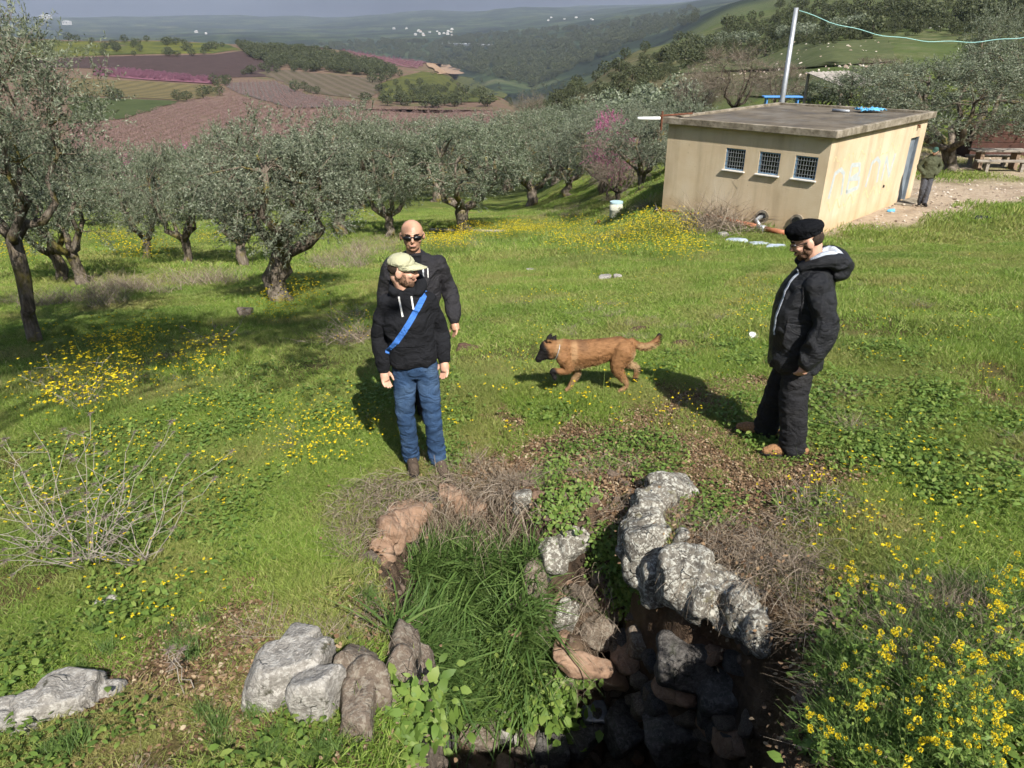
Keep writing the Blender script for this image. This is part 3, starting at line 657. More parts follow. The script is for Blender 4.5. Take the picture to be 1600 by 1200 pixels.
def make_tree(seed, H=4.6, cr=2.3, tr=.24, fork=1.1, K=120, twigs=10, lv=20, leaf=(.075, .02), leafmat_=None, barkmat=None, zc=.64, zr=.37, lean=(0, 0), bare=0, nlimb=5, squash=.35, flare=1.35, twl=(.30, .62)):
    r = np.random.default_rng(seed); mb = MB(); top = np.array([lean[0], lean[1], fork])
    pts = curve((0, 0, -.25), top, (r.normal(0, .05), r.normal(0, .05), 0), 7, seed, .04)
    rad = np.interp(np.linspace(0, 1, 7), [0, .12, .45, 1], [tr * flare * 1.2, tr * flare, tr, tr * 1.05]); mb.tube(pts, list(rad), 12)
    # cluster centres in a lumpy crown
    C = []; c0 = np.array([lean[0] * 1.5, lean[1] * 1.5, H * zc])
    while len(C) < K:
        v = r.normal(size=3); v /= np.linalg.norm(v); q = r.uniform(.25, 1) ** squash
        lump = 1 + .22 * float(vn3(v[0] * 1.7 + seed, v[1] * 1.7, v[2] * 1.7, seed)) + .15 * float(vn3(v[0] * 4 + seed, v[1] * 4, v[2] * 4, seed + 1))
        C.append(c0 + v * q * lump * np.array([cr, cr, H * zr]))
    C = np.array(C); lim = []
    for i in range(nlimb):
        a = 2 * math.pi * (i + r.uniform(-.25, .25)) / nlimb; e = c0 + np.array([math.cos(a) * cr * .5, math.sin(a) * cr * .5, r.uniform(-.05, .12) * H])
        p = curve(top - np.array([0, 0, .1]), e, (math.cos(a) * .12 * cr, math.sin(a) * .12 * cr, -.05 * H), 7, seed * 31 + i, .05); lim.append(p)
        mb.tube(p, list(np.linspace(tr * .62, tr * .2, 7)), 8)
    LP = np.concatenate([l[2:] for l in lim])
    for i, c in enumerate(C):
        if i % 2: continue
        k = np.argmin(np.linalg.norm(LP - c, axis=1)); p = curve(LP[k], c, (0, 0, .1), 4, seed * 77 + i, .07); mb.tube(p, [tr * .13, tr * .09, tr * .06, tr * .03], 4, cap=False)
    gnarl(mb, tr * .32, seed); tm = mb.mesh('trunk', barkmat or M_bark, True)
    # twigs and leaves
    n = K * twigs; cc = np.repeat(C, twigs, 0) + r.normal(0, .12, (n, 3)); outw = unit(cc - c0 + np.array([0, 0, .25 * H])); d = unit(outw * .7 + r.normal(size=(n, 3)) * .75 + np.array([0, 0, .15]))
    ln = r.uniform(*twl, n); tip = cc + d * ln[:, None] + np.array([0, 0, -.08]) * ln[:, None]
    TW = ribbons(cc, tip, np.full(n, .007), np.zeros((n, 3)), 1, r)
    if lv:
        t = np.tile(np.linspace(.08, 1, lv), n); b = np.repeat(cc, lv, 0) + np.repeat(tip - cc, lv, 0) * t[:, None]; m = len(b)
        dd = unit(np.repeat(d, lv, 0) * .8 + r.normal(size=(m, 3)) * .75); l2 = leaf[0] * r.uniform(.65, 1.25, m)
        LV = leaves(b, dd, unit(r.normal(size=(m, 3)) + np.array([0, 0, .6])), l2, leaf[1] * r.uniform(.7, 1.3, m))
        V, F = merge(TW, LV); cm = mesh_np('crown', V, F, M_brownleaf); cm.materials.append(leafmat_ or M_olive)
        mi = np.zeros(len(F), np.int32); mi[len(TW[1]):] = 1; cm.polygons.foreach_set('material_index', mi)
    else:
        s2 = []; base = np.repeat(tip, 5, 0); m = len(base); e = base + unit(np.repeat(d, 5, 0) + r.normal(size=(m, 3)) * .7) * r.uniform(.15, .45, (m, 1)); b2 = base - np.repeat(tip - cc, 5, 0) * r.uniform(0, .9, (m, 1))
        V, F = merge(TW, ribbons(b2, e, np.full(m, leaf[1]), np.zeros((m, 3)), 1, r)); cm = mesh_np('crown', V, F, leafmat_ or M_brownleaf)
    return tm, cm, H, cr
def tree_thing(name, meshes, loc, scale, rz, label, cat='tree', group=None):
    o = empty(name, loc, rz, label, cat, group); o.scale = scale if hasattr(scale, '__len__') else (scale,) * 3
    link('trunk', meshes[0], o); link('crown', meshes[1], o); return o
OL = [make_tree(101 + i, 4.6, 2.35, .22, (1.0, 1.25, .9, 1.1)[i], (150, 120, 165, 135)[i], 10, 22, (.094, .026), zc=.65, zr=.335, squash=(.35, .6, .3, .5)[i], lean=((.1, 0), (-.15, .1), (.3, .1), (0, 0))[i]) for i in range(4)]
OLM = make_tree(140, 4.2, 1.75, .25, 1.3, 165, 10, 24, (.078, .021), zc=.68, zr=.31, squash=.45, lean=(.25, 0), nlimb=4, flare=1.1)
OLL = make_tree(150, 5.4, 2.0, .135, 1.9, 190, 10, 24, (.070, .019), zc=.70, zr=.34, lean=(.35, -.1), nlimb=5, flare=1.2, squash=.6)
BARE = make_tree(160, 4.5, 2.2, .16, .9, 120, 10, 0, (.1, .012), barkmat=M_barkd)
JUD = make_tree(170, 3.6, 1.0, .07, .7, 60, 10, 22, (.05, .035), leafmat_=M_pink, barkmat=M_barkd)
def place_px(meshes, px, py, ytop, wpx, label, name='olive_tree', group=None, rz=None, Y=None, cat='tree', depthk=1.0):
    """stand a tree where its foot meets the ground at this pixel; size from the photo at that distance"""
    g = gp(px, py) if Y is None else None
    if Y is not None:
        a = at(px, py, Y); g = Vector((a.x, a.y, h1(a.x, a.y)))
    top = g.y * slope(ytop); Hh = max(1.0, top - g.z); dep = g.y * CP - g.z * SP
    wd = wpx / FPX * dep; sz = Hh / meshes[2] * .98; sxy = wd / (2 * meshes[3] * 1.12)
    return tree_thing(name, meshes, (g.x, g.y, g.z - .03), (sxy, sxy * depthk, sz), rz if rz is not None else random.uniform(0, 6.28), label, cat, group)
place_px(OLL, 42, 535, -40, 330, 'tall slim olive tree with lichened leaning trunk at the left edge', rz=.5)
place_px(OL[1], 132, 445, 215, 190, 'thick stubby olive trunk with regrowth behind the left slim tree', rz=1.0)
place_px(OL[0], 98, 440, 190, 200, 'dark olive tree just left of the thick stubby trunk', rz=2.4)
place_px(OL[2], 225, 405, 215, 150, 'pale olive tree with twisted trunk left of the dark round olive', rz=.3)
place_px(OL[3], 297, 415, 205, 150, 'dark round olive tree standing left of the front olive', rz=4.0)
place_px(OL[0], 383, 415, 195, 170, 'dark-trunked olive tree just behind the front olive on its left', rz=5.1)
place_px(OLM, 437, 472, 175, 265, 'front olive tree with thick pale trunk forking to the right', rz=0)
place_px(OL[1], 533, 364, 160, 200, 'olive tree with pale trunk behind the front olive on its right', rz=3.3)
place_px(OL[2], 607, 370, 195, 150, 'slender olive tree behind the bald man', rz=1.2)
place_px(OL[3], 725, 365, 182, 230, 'wide olive tree forking low, between bald man and hut', rz=.9)
for i, (x, y, yt, wpx) in enumerate([(830, 322, 180, 170), (890, 308, 190, 150), (945, 300, 175, 150), (1000, 300, 165, 150)]):
    place_px(OL[i % 4], x, y, yt, wpx, ['first', 'second', 'third', 'fourth'][i] + ' grey-green olive from the left in the row beside the hut', rz=i * 1.7 + .4)
place_px(BARE, 965, 320, 215, 110, 'leafless grey bush tree just left of the hut')
for (x, y, yt, wpx) in [(560, 325, 195, 190), (680, 315, 185, 190), (790, 300, 178, 180), (470, 330, 200, 160), (330, 345, 225, 150), (210, 350, 235, 150), (110, 355, 230, 150), (30, 360, 200, 170), (870, 285, 170, 160), (740, 288, 182, 170), (620, 300, 188, 170), (1050, 270, 150, 150), (1000, 262, 160, 140), (930, 258, 165, 150)]:
    place_px(OL[(x // 7) % 4], x, y, yt, wpx, 'grey-green olive in the packed second row behind the front olives', group='olives of the second row')
place_px(JUD, 952, 312, 178, 66, 'pink blossoming tree between the olives left of the hut', 'judas_tree')
place_px(JUD, 215, 340, 238, 60, 'pink blossoming tree top showing behind the left olives', 'judas_tree')
place_px(JUD, 160, 345, 245, 34, 'small pink blossoming tree behind the stubby olive trunk', 'judas_tree')
place_px(JUD, 312, 335, 222, 30, 'thin pink blossoming tree behind the dark round olive', 'judas_tree')
# right side, behind the hut
place_px(OL[2], 1492, 266, 88, 260, 'big old olive with twisted grey trunk beside the picnic table', rz=2.0)
for i, (x, y, yt, wpx, lb) in enumerate([(1345, 215, 108, 150, 'dark olive tree directly behind the hut roof'), (1420, 222, 95, 170, 'dark olive tree behind the right end of the hut'), (1590, 235, 35, 220, 'dense olive tree cut by the right edge, above the picnic table'), (1530, 190, 20, 120, 'dark tall olive rising behind the big old olive'), (1270, 196, 128, 110, 'low olive bush behind the hut beside the leaning pole')]):
    place_px(OL[(i + 1) % 4], x, y, yt, wpx, lb, rz=i * 2.1)
place_px(BARE, 1145, 188, 78, 130, 'brown leafless tree behind the hut, left of the pole', 'bare_tree')
place_px(BARE, 1215, 180, 105, 90, 'small brown leafless tree just left of the leaning pole', 'bare_tree')
place_px(BARE, 1085, 196, 112, 80, 'thin brown leafless tree above the hut\'s left corner', 'bare_tree')
place_px(BARE, 822, 250, 150, 60, 'pale leafless tree above the olives in the valley gap', 'bare_tree')
place_px(BARE, 1380, 140, 95, 90, 'pinkish leafless tree above the old shed roof', 'bare_tree')
# far trees: light crowns of leaf clumps, shared meshes
def far_tree(seed, n=420, H=4.2, cr=2.1, q=.42, mat=None, zr=.42):
    r = np.random.default_rng(seed); v = unit(r.normal(size=(n, 3))); lump = 1 + .25 * vn3(v[:, 0] * 2 + seed, v[:, 1] * 2, v[:, 2] * 2, seed)
    c = v * (r.uniform(.3, 1, n) ** .4 * lump)[:, None] * np.array([cr, cr, H * zr]) + np.array([0, 0, H * .58]); ln = r.uniform(.6, 1.3, n) * q
    V, F = leaves(c, unit(r.normal(size=(n, 3))), unit(r.normal(size=(n, 3))), ln, ln * .8); cm = mesh_np('crown', V, F, mat or M_hillleaf)
    mb = MB().tube([(0, 0, -.4), (.05, 0, H * .3), (0, .1, H * .6)], [.2, .15, .08], 6); return mb.mesh('trunk', M_barkd), cm, H, cr
FT = [far_tree(200 + i) for i in range(4)]
FTo = [far_tree(220 + i, 420, 4.2, 2.1, .40, M_olive) for i in range(3)]
CYP = far_tree(230, 500, 9, 1.4, .6, None, .5)
def hill_trees(L, label, group, hts=(3.2, 5.5), meshes=FT, seed=5):
    r = random.Random(seed); Q = []
    for cx, cy, rx, ry, n in L:
        for _ in range(n):
            a = r.uniform(0, 6.283); q = math.sqrt(r.random()); Q.append((cx + rx * q * math.cos(a), cy + ry * q * math.sin(a)))
    for p in gpn(np.array(Q), 45, 3000, 140):
        m = r.choice(meshes); s = r.uniform(*hts) / m[2]; w_ = s * r.uniform(.9, 1.3)
        tree_thing('bush' if 'bush' in group else 'olive_tree' if 'olive' in group else 'hillside_tree', m, (p[0], p[1], p[2] - .1), (w_, w_, s), r.uniform(0, 6.28), label, 'tree', group)
hill_trees([(80, 64, 60, 14, 14), (200, 70, 70, 12, 20), (310, 72, 40, 10, 12), (150, 56, 30, 8, 8), (250, 60, 60, 5, 8)], 'dark bushy tree dotted over the yellow-green hill slope', 'trees on the yellow-green hill', (4, 8))
hill_trees([(640, 145, 60, 12, 26), (740, 138, 45, 14, 20), (700, 152, 60, 8, 14)], 'dark bush on the spur above the gorge', 'bushes on the spur', (3, 5.5))
hill_trees([(390, 120, 15, 4, 3), (345, 133, 14, 8, 5), (325, 150, 40, 5, 3), (620, 162, 60, 4, 10), (700, 166, 70, 4, 12), (240, 87, 90, 2, 8), (440, 112, 40, 4, 6), (590, 128, 20, 6, 5), (230, 158, 70, 3, 4), (480, 146, 30, 3, 4)], 'single dark tree standing between the valley fields', 'trees between the fields', (4, 7))
hill_trees([(960, 125, 60, 35, 20), (1060, 85, 60, 22, 22), (1180, 55, 60, 20, 18), (1130, 90, 70, 15, 14), (900, 165, 60, 22, 16)], 'dark evergreen tree on the hillside left of the pole', 'trees on the hillside left of the pole', (2.6, 4.6))
hill_trees([(1320, 30, 110, 18, 26), (1480, 25, 110, 22, 30), (1340, 55, 40, 8, 6), (1560, 30, 40, 20, 10), (1250, 25, 70, 18, 14)], 'dark evergreen tree high on the right hillside', 'trees high on the right hillside', (2.6, 4.5))
hill_trees([(1130, 72, 60, 4, 10), (1240, 60, 70, 4, 14), (1330, 52, 30, 4, 6)], 'grey-green tree in the row above the terraces', 'tree row above the terraces', (3, 4.2), FTo)
hill_trees([(930, 195, 90, 20, 26), (840, 200, 40, 15, 8), (1040, 175, 50, 20, 14)], 'grey-green olive in the grove beyond the hut', 'olives in the grove beyond', (3, 4.6), FTo)
g = gp(130, 40); tree_thing('cypress_tree', CYP, (g.x, g.y, g.z - .2), 1.5, 0, 'lone dark tree on the left skyline above the mustard slope', 'tree')
# groves that read as one mass
lib('grove', [libobj('p', m[1]) for m in FT]); 
def bushlib(key, mat, n, q, H, cr): lib(key, [libobj('p', far_tree(240 + i, n, H, cr, q, mat)[1]) for i in range(3)])
bushlib('peach', M_peach, 130, .22, 2.4, 1.1); bushlib('pinkpeach', M_pinkor, 130, .3, 2.6, 1.2); bushlib('vine', M_weed, 60, .25, 1.3, .6)
def mass(name, key, poly, n, s0, s1, label, cat, tmin=60, jit=True, rows=None):
    rw = scan(poly, 300); r = np.random.default_rng(len(poly) * n); Q = []
    wts = np.array([b - a for _, a, b in rw]); idx = r.choice(len(rw), n, p=wts / wts.sum())
    for i in idx: y, a, b = rw[i]; Q.append((r.uniform(a, b), y))
    P = gpn(np.array(Q), tmin, 3000, 140)
    if rows:
        ang, sp, st = rows; c, s = math.cos(ang), math.sin(ang); a = P[:, 0] * c + P[:, 1] * s; b = -P[:, 0] * s + P[:, 1] * c; b = np.round(b / sp) * sp; a = np.round(a / st) * st
        P[:, 0] = a * c - b * s; P[:, 1] = a * s + b * c; P = np.unique(np.round(P[:, :2], 2), axis=0); P = np.column_stack([P, hgt(P[:, 0], P[:, 1])])
    rot = np.zeros((len(P), 3)); rot[:, 2] = r.uniform(0, 6.28, len(P)); s = r.uniform(s0, s1, len(P))
    return scatter(name, key, P, rot, s, label, cat)
mass('dark_grove', 'grove', [(372, 72), (440, 76), (520, 86), (600, 104), (628, 122), (560, 118), (430, 108), (385, 86)], 420, 1.2, 1.9, 'dark olive grove covering the far hillside in the valley', 'grove')
mass('peach_orchard', 'peach', [(110, 200), (190, 192), (290, 162), (360, 148), (450, 174), (560, 172), (780, 174), (775, 205), (560, 245), (110, 262)], 3000, .8, 1.2, 'pinkish bare peach orchard in rows on the valley floor', 'orchard', rows=(.25, 5, 3.2))
mass('bare_orchard', 'peach', [(352, 131), (430, 129), (480, 149), (570, 167), (455, 171), (366, 144)], 900, .8, 1.1, 'greyish leafless orchard on the valley floor', 'orchard', rows=(.9, 5, 3.2))
mass('pink_orchard', 'pinkpeach', [(150, 109), (205, 111), (335, 125), (335, 131), (240, 125), (150, 118)], 380, .8, 1.3, 'bright pink blossoming orchard strip on the far slope', 'orchard')
mass('pink_row_orchard', 'pinkpeach', [(522, 75), (560, 77), (666, 98), (652, 106), (595, 101)], 260, .8, 1.2, 'pink striped orchard rows near the gorge edge', 'orchard', rows=(-.5, 13, 4))
mass('far_woods', 'grove', [(450, 74), (620, 62), (900, 42), (1085, 14), (1095, 36), (1000, 66), (900, 108), (835, 138), (770, 122), (640, 92)], 1500, 2.2, 5.0, 'dark woods mottling the slopes across the gorge', 'woods', tmin=1200)
mass('hill_scrub', 'grove', [(905, 150), (1000, 95), (1150, 45), (1240, 8), (1600, 5), (1600, 55), (1400, 58), (1100, 98), (940, 178)], 800, .22, .6, 'low dark scrub dotted over the right hillside', 'scrub', tmin=45)
mass('gorge_scrub', 'grove', [(790, 165), (850, 120), (905, 128), (900, 160), (830, 185)], 160, .7, 1.2, 'dark scrub on the gorge edge in the middle distance', 'scrub')
# unseen tree added behind the camera, crown shaped to shade the grass at left
def shade_tree():
    r = np.random.default_rng(33); base = np.array([-6.0, -5.0, h1(-6.0, -5.0)]); e = empty('added_shade_tree', Vector(base), 0, 'unseen leafy tree added behind the camera to shade the grass at left', 'tree'); ts = np.array(to_sun); C = []
    for (x, y, n, sp) in ((-7.6, 9.6, 12, .9), (-6.2, 9.6, 12, .8), (-4.9, 10.2, 10, .7), (-3.8, 11.0, 7, .55), (-2.9, 12.1, 6, .5), (-9.5, 10.5, 12, 1.2), (-8.6, 8.2, 9, .8)):
        g_ = np.array([x, y, h1(x, y)])
        for _ in range(n): C.append(g_ + ts * r.uniform(15.2, 18.0) + r.normal(0, 1, 3) * sp)
    C = np.array(C) - base; mb = MB(); tp_ = C.mean(0) * np.array([.1, .1, .62]); P = curve((0, 0, -.3), tp_, (0, 0, 0), 7, 5, .02); mb.tube(P, list(np.linspace(.22, .12, 7)), 10)
    for i, c in enumerate(C): mb.tube(curve(P[4 + i % 3], c, (0, 0, .3), 5, i, .04), [.045, .03, .02, .014, .01], 5, cap=False)
    mb.build('trunk', M_bark, e, True); n = len(C) * 210; cc = np.repeat(C, 210, 0) + r.normal(0, .38, (n, 3)); ln = r.uniform(.12, .24, n); V, F = leaves(cc, unit(r.normal(size=(n, 3))), unit(r.normal(size=(n, 3))), ln, ln * .5); link('crown', mesh_np('crown', V, F, M_olive), e)
shade_tree()
# ------------------------------------------------------------------ the hut
M_plas = Mat('plaster', .9, .15)
st = M_plas.noise(1.1, 6, .65, stretch=(1.6, 1.6, .16)); bl = M_plas.noise(.8, 5, .6); fi = M_plas.noise(28, 3)
cP = M_plas.ramp(bl, [(.3, (.50, .385, .245)), (.55, (.57, .465, .32)), (.8, (.60, .52, .39))])
cP = M_plas.mix(M_plas.rng(st, .49, .72, 0, .55), cP, (.30, .235, .150)); cP = M_plas.mix(M_plas.rng(st, .24, .38, .5, 0), cP, (.50, .47, .41))
sz_ = M_plas.n('ShaderNodeSeparateXYZ'); M_plas.l(M_plas.co(), sz_.inputs[0])
low = M_plas.math('ADD', sz_.outputs[2], M_plas.math('MULTIPLY', bl, .9)); cP = M_plas.mix(M_plas.rng(low, .35, .95, .6, 0), cP, (.44, .29, .155))
pit_ = M_plas.voro(2.3); cP = M_plas.mix(M_plas.rng(pit_, .02, .045, .85, 0), cP, (.10, .085, .07)); M_plas.color(cP); M_plas.bump(M_plas.math('ADD', fi, bl), .35, .02); M_plas = M_plas.m
M_conc = Mat('weathered_concrete', .9, .2); n = M_conc.noise(3, 7, .7); n2_ = M_conc.noise(14, 4); cc_ = M_conc.ramp(n, [(.3, (.075, .062, .042)), (.48, (.20, .17, .125)), (.66, (.33, .29, .23)), (.8, (.26, .21, .10))]); M_conc.color(M_conc.mix(M_conc.rng(n2_, .55, .7, 0, .6), cc_, (.06, .05, .035))); M_conc.bump(n2_, .5, .02); M_conc = M_conc.m
M_roof = Mat('wet_roof', .55, .4); n = M_roof.noise(.9, 7, .7); M_roof.color(M_roof.ramp(n, [(.3, (.050, .042, .032)), (.5, (.115, .092, .062)), (.65, (.165, .14, .105)), (.8, (.19, .16, .10))])); n4 = M_roof.noise(.5, 4); M_roof.l(M_roof.rng(n4, .4, .6, .75, .3), M_roof.b.inputs['Roughness']); M_roof.bump(M_roof.noise(12, 4), .3, .02); M_roof = M_roof.m
M_bluef = simple('blue_window_paint', (.16, .26, .38), .6, .3, .3, 20)
M_dark = simple('dark_pane', (.012, .013, .015), .25, .5, .3, 4)
M_sill = simple('white_sill', (.60, .57, .52), .7, .3, .15, 10)
M_door = simple('grey_metal_door', (.20, .235, .27), .5, .4, .25, 3, metal=.2)
M_orange = simple('orange_drain_pipe', (.33, .125, .060), .6, .3, .3, 8)
M_rust = simple('rusty_iron', (.13, .055, .032), .9, .2, .4, 15)
M_white = simple('white_plastic', (.72, .72, .70), .5, .4, .1, 10)
M_greyp = simple('grey_pipe', (.22, .21, .205), .6, .3, .25, 6)
M_galv = simple('galvanised_steel', (.36, .38, .40), .45, .5, .15, 6, metal=.5)
M_wood = Mat('grey_wood', .9, .15); n = M_wood.noise(6, 5, .7, stretch=(.3, 3, 3)); M_wood.color(M_wood.ramp(n, [(.3, (.16, .135, .11)), (.6, (.33, .295, .25)), (.8, (.42, .385, .34))])); M_wood.bump(n, .5, .01); M_wood = M_wood.m
M_brownp = simple('brown_painted_board', (.065, .030, .022), .7, .25, .3, 3, .3)
M_bluep = simple('blue_plastic', (.07, .24, .55), .5, .4, .15, 5)
M_tarp = simple('light_blue_sheet', (.13, .42, .68), .5, .3, .2, 6)
hut = empty('utility_hut', (*HUT['M'], HUT['z']), -HUT['yaw'], 'low cream plaster hut with flat concrete roof and three barred windows', 'building')
HM = Matrix.Translation((*HUT['M'], HUT['z'])) @ Matrix.Rotation(-HUT['yaw'], 4, 'Z'); HI = HM.inverted(); W_, L_, H_ = HUT['w'], HUT['l'], HUT['h']
def hut_hit(px, py, axis, val):
    o = HI @ Vector((0, 0, 0)); d = HI.to_3x3() @ Vector(ray(px, py)); t = (val - o[axis]) / d[axis]; return o + d * t
def wall_mesh(name, u0, u1, z0, z1, holes, T, org, mat):
    """wall in plane (u,z) with rectangular openings; T(u,z,depth)->point"""
    us = sorted({u0, u1, *[a for h in holes for a in h[:2]]}); zs = sorted({z0, z1, *[a for h in holes for a in h[2:]]}); th = .2; mb = MB()
    solid = lambda i, j: 0 <= i < len(us) - 1 and 0 <= j < len(zs) - 1 and not any(h[0] - 1e-6 <= us[i] and us[i + 1] <= h[1] + 1e-6 and h[2] - 1e-6 <= zs[j] and zs[j + 1] <= h[3] + 1e-6 for h in holes)
    for i in range(len(us) - 1):
        for j in range(len(zs) - 1):
            if not solid(i, j): continue
            a, b, c, d = us[i], us[i + 1], zs[j], zs[j + 1]
            for dp in (0, th): mb.add([T(a, c, dp), T(b, c, dp), T(b, d, dp), T(a, d, dp)], [(0, 1, 2, 3)])
            for (ii, jj, p, q) in ((i - 1, j, (a, c), (a, d)), (i + 1, j, (b, c), (b, d)), (i, j - 1, (a, c), (b, c)), (i, j + 1, (a, d), (b, d))):
                if not solid(ii, jj): mb.add([T(*p, 0), T(*q, 0), T(*q, th), T(*p, th)], [(0, 1, 2, 3)])
    return mb.build(name, mat, hut)
wins = []
for (a, b, c, d) in (((1135, 232), (1165, 233), (1162, 268), (1131, 265)), ((1187, 237), (1220, 239), (1216, 274), (1183, 271)), ((1243, 243), (1278, 245), (1274, 281), (1239, 279))):
    q = [hut_hit(*p, 1, 0.0) for p in (a, b, c, d)]; wins.append((min(q[0].x, q[3].x) * .5 + .5 * max(q[0].x, q[3].x), (q[1].x + q[2].x) / 2, (q[2].z + q[3].z) / 2, (q[0].z + q[1].z) / 2))
zl = sum(x[2] for x in wins) / 3; zh = sum(x[3] for x in wins) / 3; ww = sum(x[1] - x[0] for x in wins) / 3
wins = [((x[0] + x[1]) / 2 - ww / 2, (x[0] + x[1]) / 2 + ww / 2, zl, zh) for x in wins]
dq = [hut_hit(*p, 0, 0.0) for p in ((1402, 312), (1424, 216), (1437, 213), (1414, 312))]
dy0, dy1 = (dq[0].y + dq[1].y) / 2, min((dq[2].y + dq[3].y) / 2, L_ - .25); dy1 = max(dy1, dy0 + .75); dz1 = min(2.15, (dq[1].z + dq[2].z) / 2)
print('HUT', wins, dy0, dy1, dz1)
wall_mesh('front_wall', -W_, 0, -.6, H_, wins, lambda u, z, d: (u, d, z), None, M_plas)
wall_mesh('side_wall', .2, L_ - .2, -.6, H_, [(dy0, dy1, .0, dz1)], lambda u, z, d: (-d, u, z), None, M_plas)
wall_mesh('back_wall', -W_, 0, -.6, H_, [], lambda u, z, d: (u, L_ - d, z), None, M_plas)
wall_mesh('left_wall', .2, L_ - .2, -.6, H_, [], lambda u, z, d: (-W_ + d, u, z), None, M_plas)
ov = .17
rf = MB().box((-W_ / 2, L_ / 2, H_ + .065), (W_ + 2 * ov - .2, L_ + 2 * ov - .2, .13)).build('roof_slab', M_roof, hut)
rb = MB(); x0, x1, y0, y1 = -W_ - ov, ov, -ov, L_ + ov; hh = .20; t_ = .16
for (c, d) in (((x0 + x1) / 2, y0 + t_ / 2, x1 - x0, t_), ((x0 + x1) / 2, y1 - t_ / 2, x1 - x0, t_), (x0 + t_ / 2, (y0 + y1) / 2, t_, y1 - y0 - 2 * t_), (x1 - t_ / 2, (y0 + y1) / 2, t_, y1 - y0 - 2 * t_)) and [(( (x0 + x1) / 2, y0 + t_ / 2), (x1 - x0, t_)), (((x0 + x1) / 2, y1 - t_ / 2), (x1 - x0, t_)), ((x0 + t_ / 2, (y0 + y1) / 2), (t_, y1 - y0 - 2 * t_)), ((x1 - t_ / 2, (y0 + y1) / 2), (t_, y1 - y0 - 2 * t_))]:
    MB().box((c[0], c[1], H_ + .005 + hh / 2), (d[0], d[1], hh)).build('roof_kerb', M_conc, rf, bevel=.015)
for (a, b, c, d) in wins:
    win = MB()
    for (cx, cz, sx_, sz2) in ((a + .02, (c + d) / 2, .04, d - c), (b - .02, (c + d) / 2, .04, d - c), ((a + b) / 2, c + .02, b - a - .08, .04), ((a + b) / 2, d - .02, b - a - .08, .04)): win.box((cx, .05, cz), (sx_, .05, sz2))
    wo = win.build('window', M_bluef, hut)
    MB().box(((a + b) / 2, .12, (c + d) / 2), (b - a, .012, d - c)).build('pane', M_dark, wo)
    gr = MB()
    for k in range(1, 8): gr.box((a + (b - a) * k / 8, .03, (c + d) / 2), (.010, .010, d - c - .02))
    for k in range(1, 5): gr.box(((a + b) / 2, .018, c + (d - c) * k / 5), (b - a - .02, .010, .010))
    gr.build('grille', M_galv, wo)
    MB().box(((a + b) / 2, -.02, c - .022), (b - a + .10, .12, .04)).build('sill', M_sill, wo, bevel=.008)
do = MB().box((-.13, (dy0 + dy1) / 2, dz1 / 2), (.04, dy1 - dy0 - .06, dz1 - .03)).build('door', M_door, hut)
for yy in (dy0 + .02, dy1 - .02): MB().box((-.06, yy, dz1 / 2), (.10, .035, dz1)).build('door_frame', M_door, do)
MB().tube([(-.10, dy0 + .14, 1.0), (-.05, dy0 + .14, 1.0), (-.05, dy0 + .24, 1.0)], .012, 6).build('handle', M_galv, do)
MB().box((.28, (dy0 + dy1) / 2 + .1, -.02), (.55, 1.5, .10)).build('doorstep', M_conc, hut, bevel=.02)
for (px, py) in ((1192, 338), (1246, 345)):
    q = hut_hit(px, py, 1, 0.0); v = MB()
    v.tube([(q.x, -.06, q.z), (q.x, .02, q.z)], .20, 20); vo = v.build('wall_vent', M_conc, hut, smooth=False)
    MB().tube([(q.x, -.10, q.z), (q.x, -.05, q.z)], .13, 18).build('vent_pipe', M_dark, vo)
q = hut_hit(1434, 196, 0, 0.0); MB().tube([(0, q.y, q.z), (.06, q.y, q.z), (.07, q.y, q.z - .08)], .04, 8).build('lamp_bracket', M_rust, hut)
q = hut_hit(1380, 291, 0, 0.0); MB().tube([(-.01, q.y, q.z), (.03, q.y, q.z)], .05, 8).build('wall_socket', M_dark, hut)
# faded spray-paint letters
M_gr1 = simple('pale_blue_spray', (.42, .45, .44), .9, .1, .12, 6); M_gr2 = simple('ochre_spray', (.57, .47, .27), .9, .1, .2, 6)
def stroke(mb, P, wd):
    P = [Vector((.0, p[0], p[1])) for p in P]
    for i in range(len(P) - 1):
        d = (P[i + 1] - P[i]); nrm = Vector((0, -d.z, d.y)).normalized() * wd / 2; e = d.normalized() * wd * .2; x = .003 + .0004 * (i % 3)
        mb.add([Vector((x, 0, 0)) + v for v in (P[i] - nrm - e, P[i] + nrm - e, P[i + 1] + nrm + e, P[i + 1] - nrm + e)], [(0, 1, 2, 3)])
gA, gB = MB(), MB(); rr_ = random.Random(4)
for (u0, kind) in ((.45, 'A'), (1.65, 'B'), (3.05, 'A'), (4.25, 'N')):
    z0, z1, wd = 1.0, 1.75, .85
    shp = {'A': [(0, 0), (.15, .9), (.55, 1), (.9, .8), (1, 0)], 'B': [(0, 0), (0, 1), (.7, .95), (.8, .6), (.1, .5), (.9, .4), (.95, .05), (0, 0)], 'N': [(0, 0), (.05, 1), (.7, .1), (.85, 1)]}[kind]
    P = [(u0 + x * wd, z0 + (z1 - z0) * y + rr_.uniform(-.03, .03)) for x, y in shp]; stroke(gA, P, .13)
    P = [(u0 - .12 + t * (wd + .25), z1 + .22 + .14 * math.sin(t * 9 + u0) + .06 * math.sin(t * 23)) for t in np.linspace(0, 1, 16)]; stroke(gB, P, .03)
    P = [(u0 - .12 + t * (wd + .25), z0 - .28 + .15 * math.sin(t * 11 + u0 * 2)) for t in np.linspace(0, 1, 16)]; stroke(gB, P, .045)
gA.build('letter_fill', M_gr1, hut); gB.build('letter_outline', M_gr2, hut)
def roof_pt(px, py, z):
    o = Vector((0, 0, 0)); d = Vector(ray(px, py)); zz = HUT['z'] + z; return d * (zz / d.z)
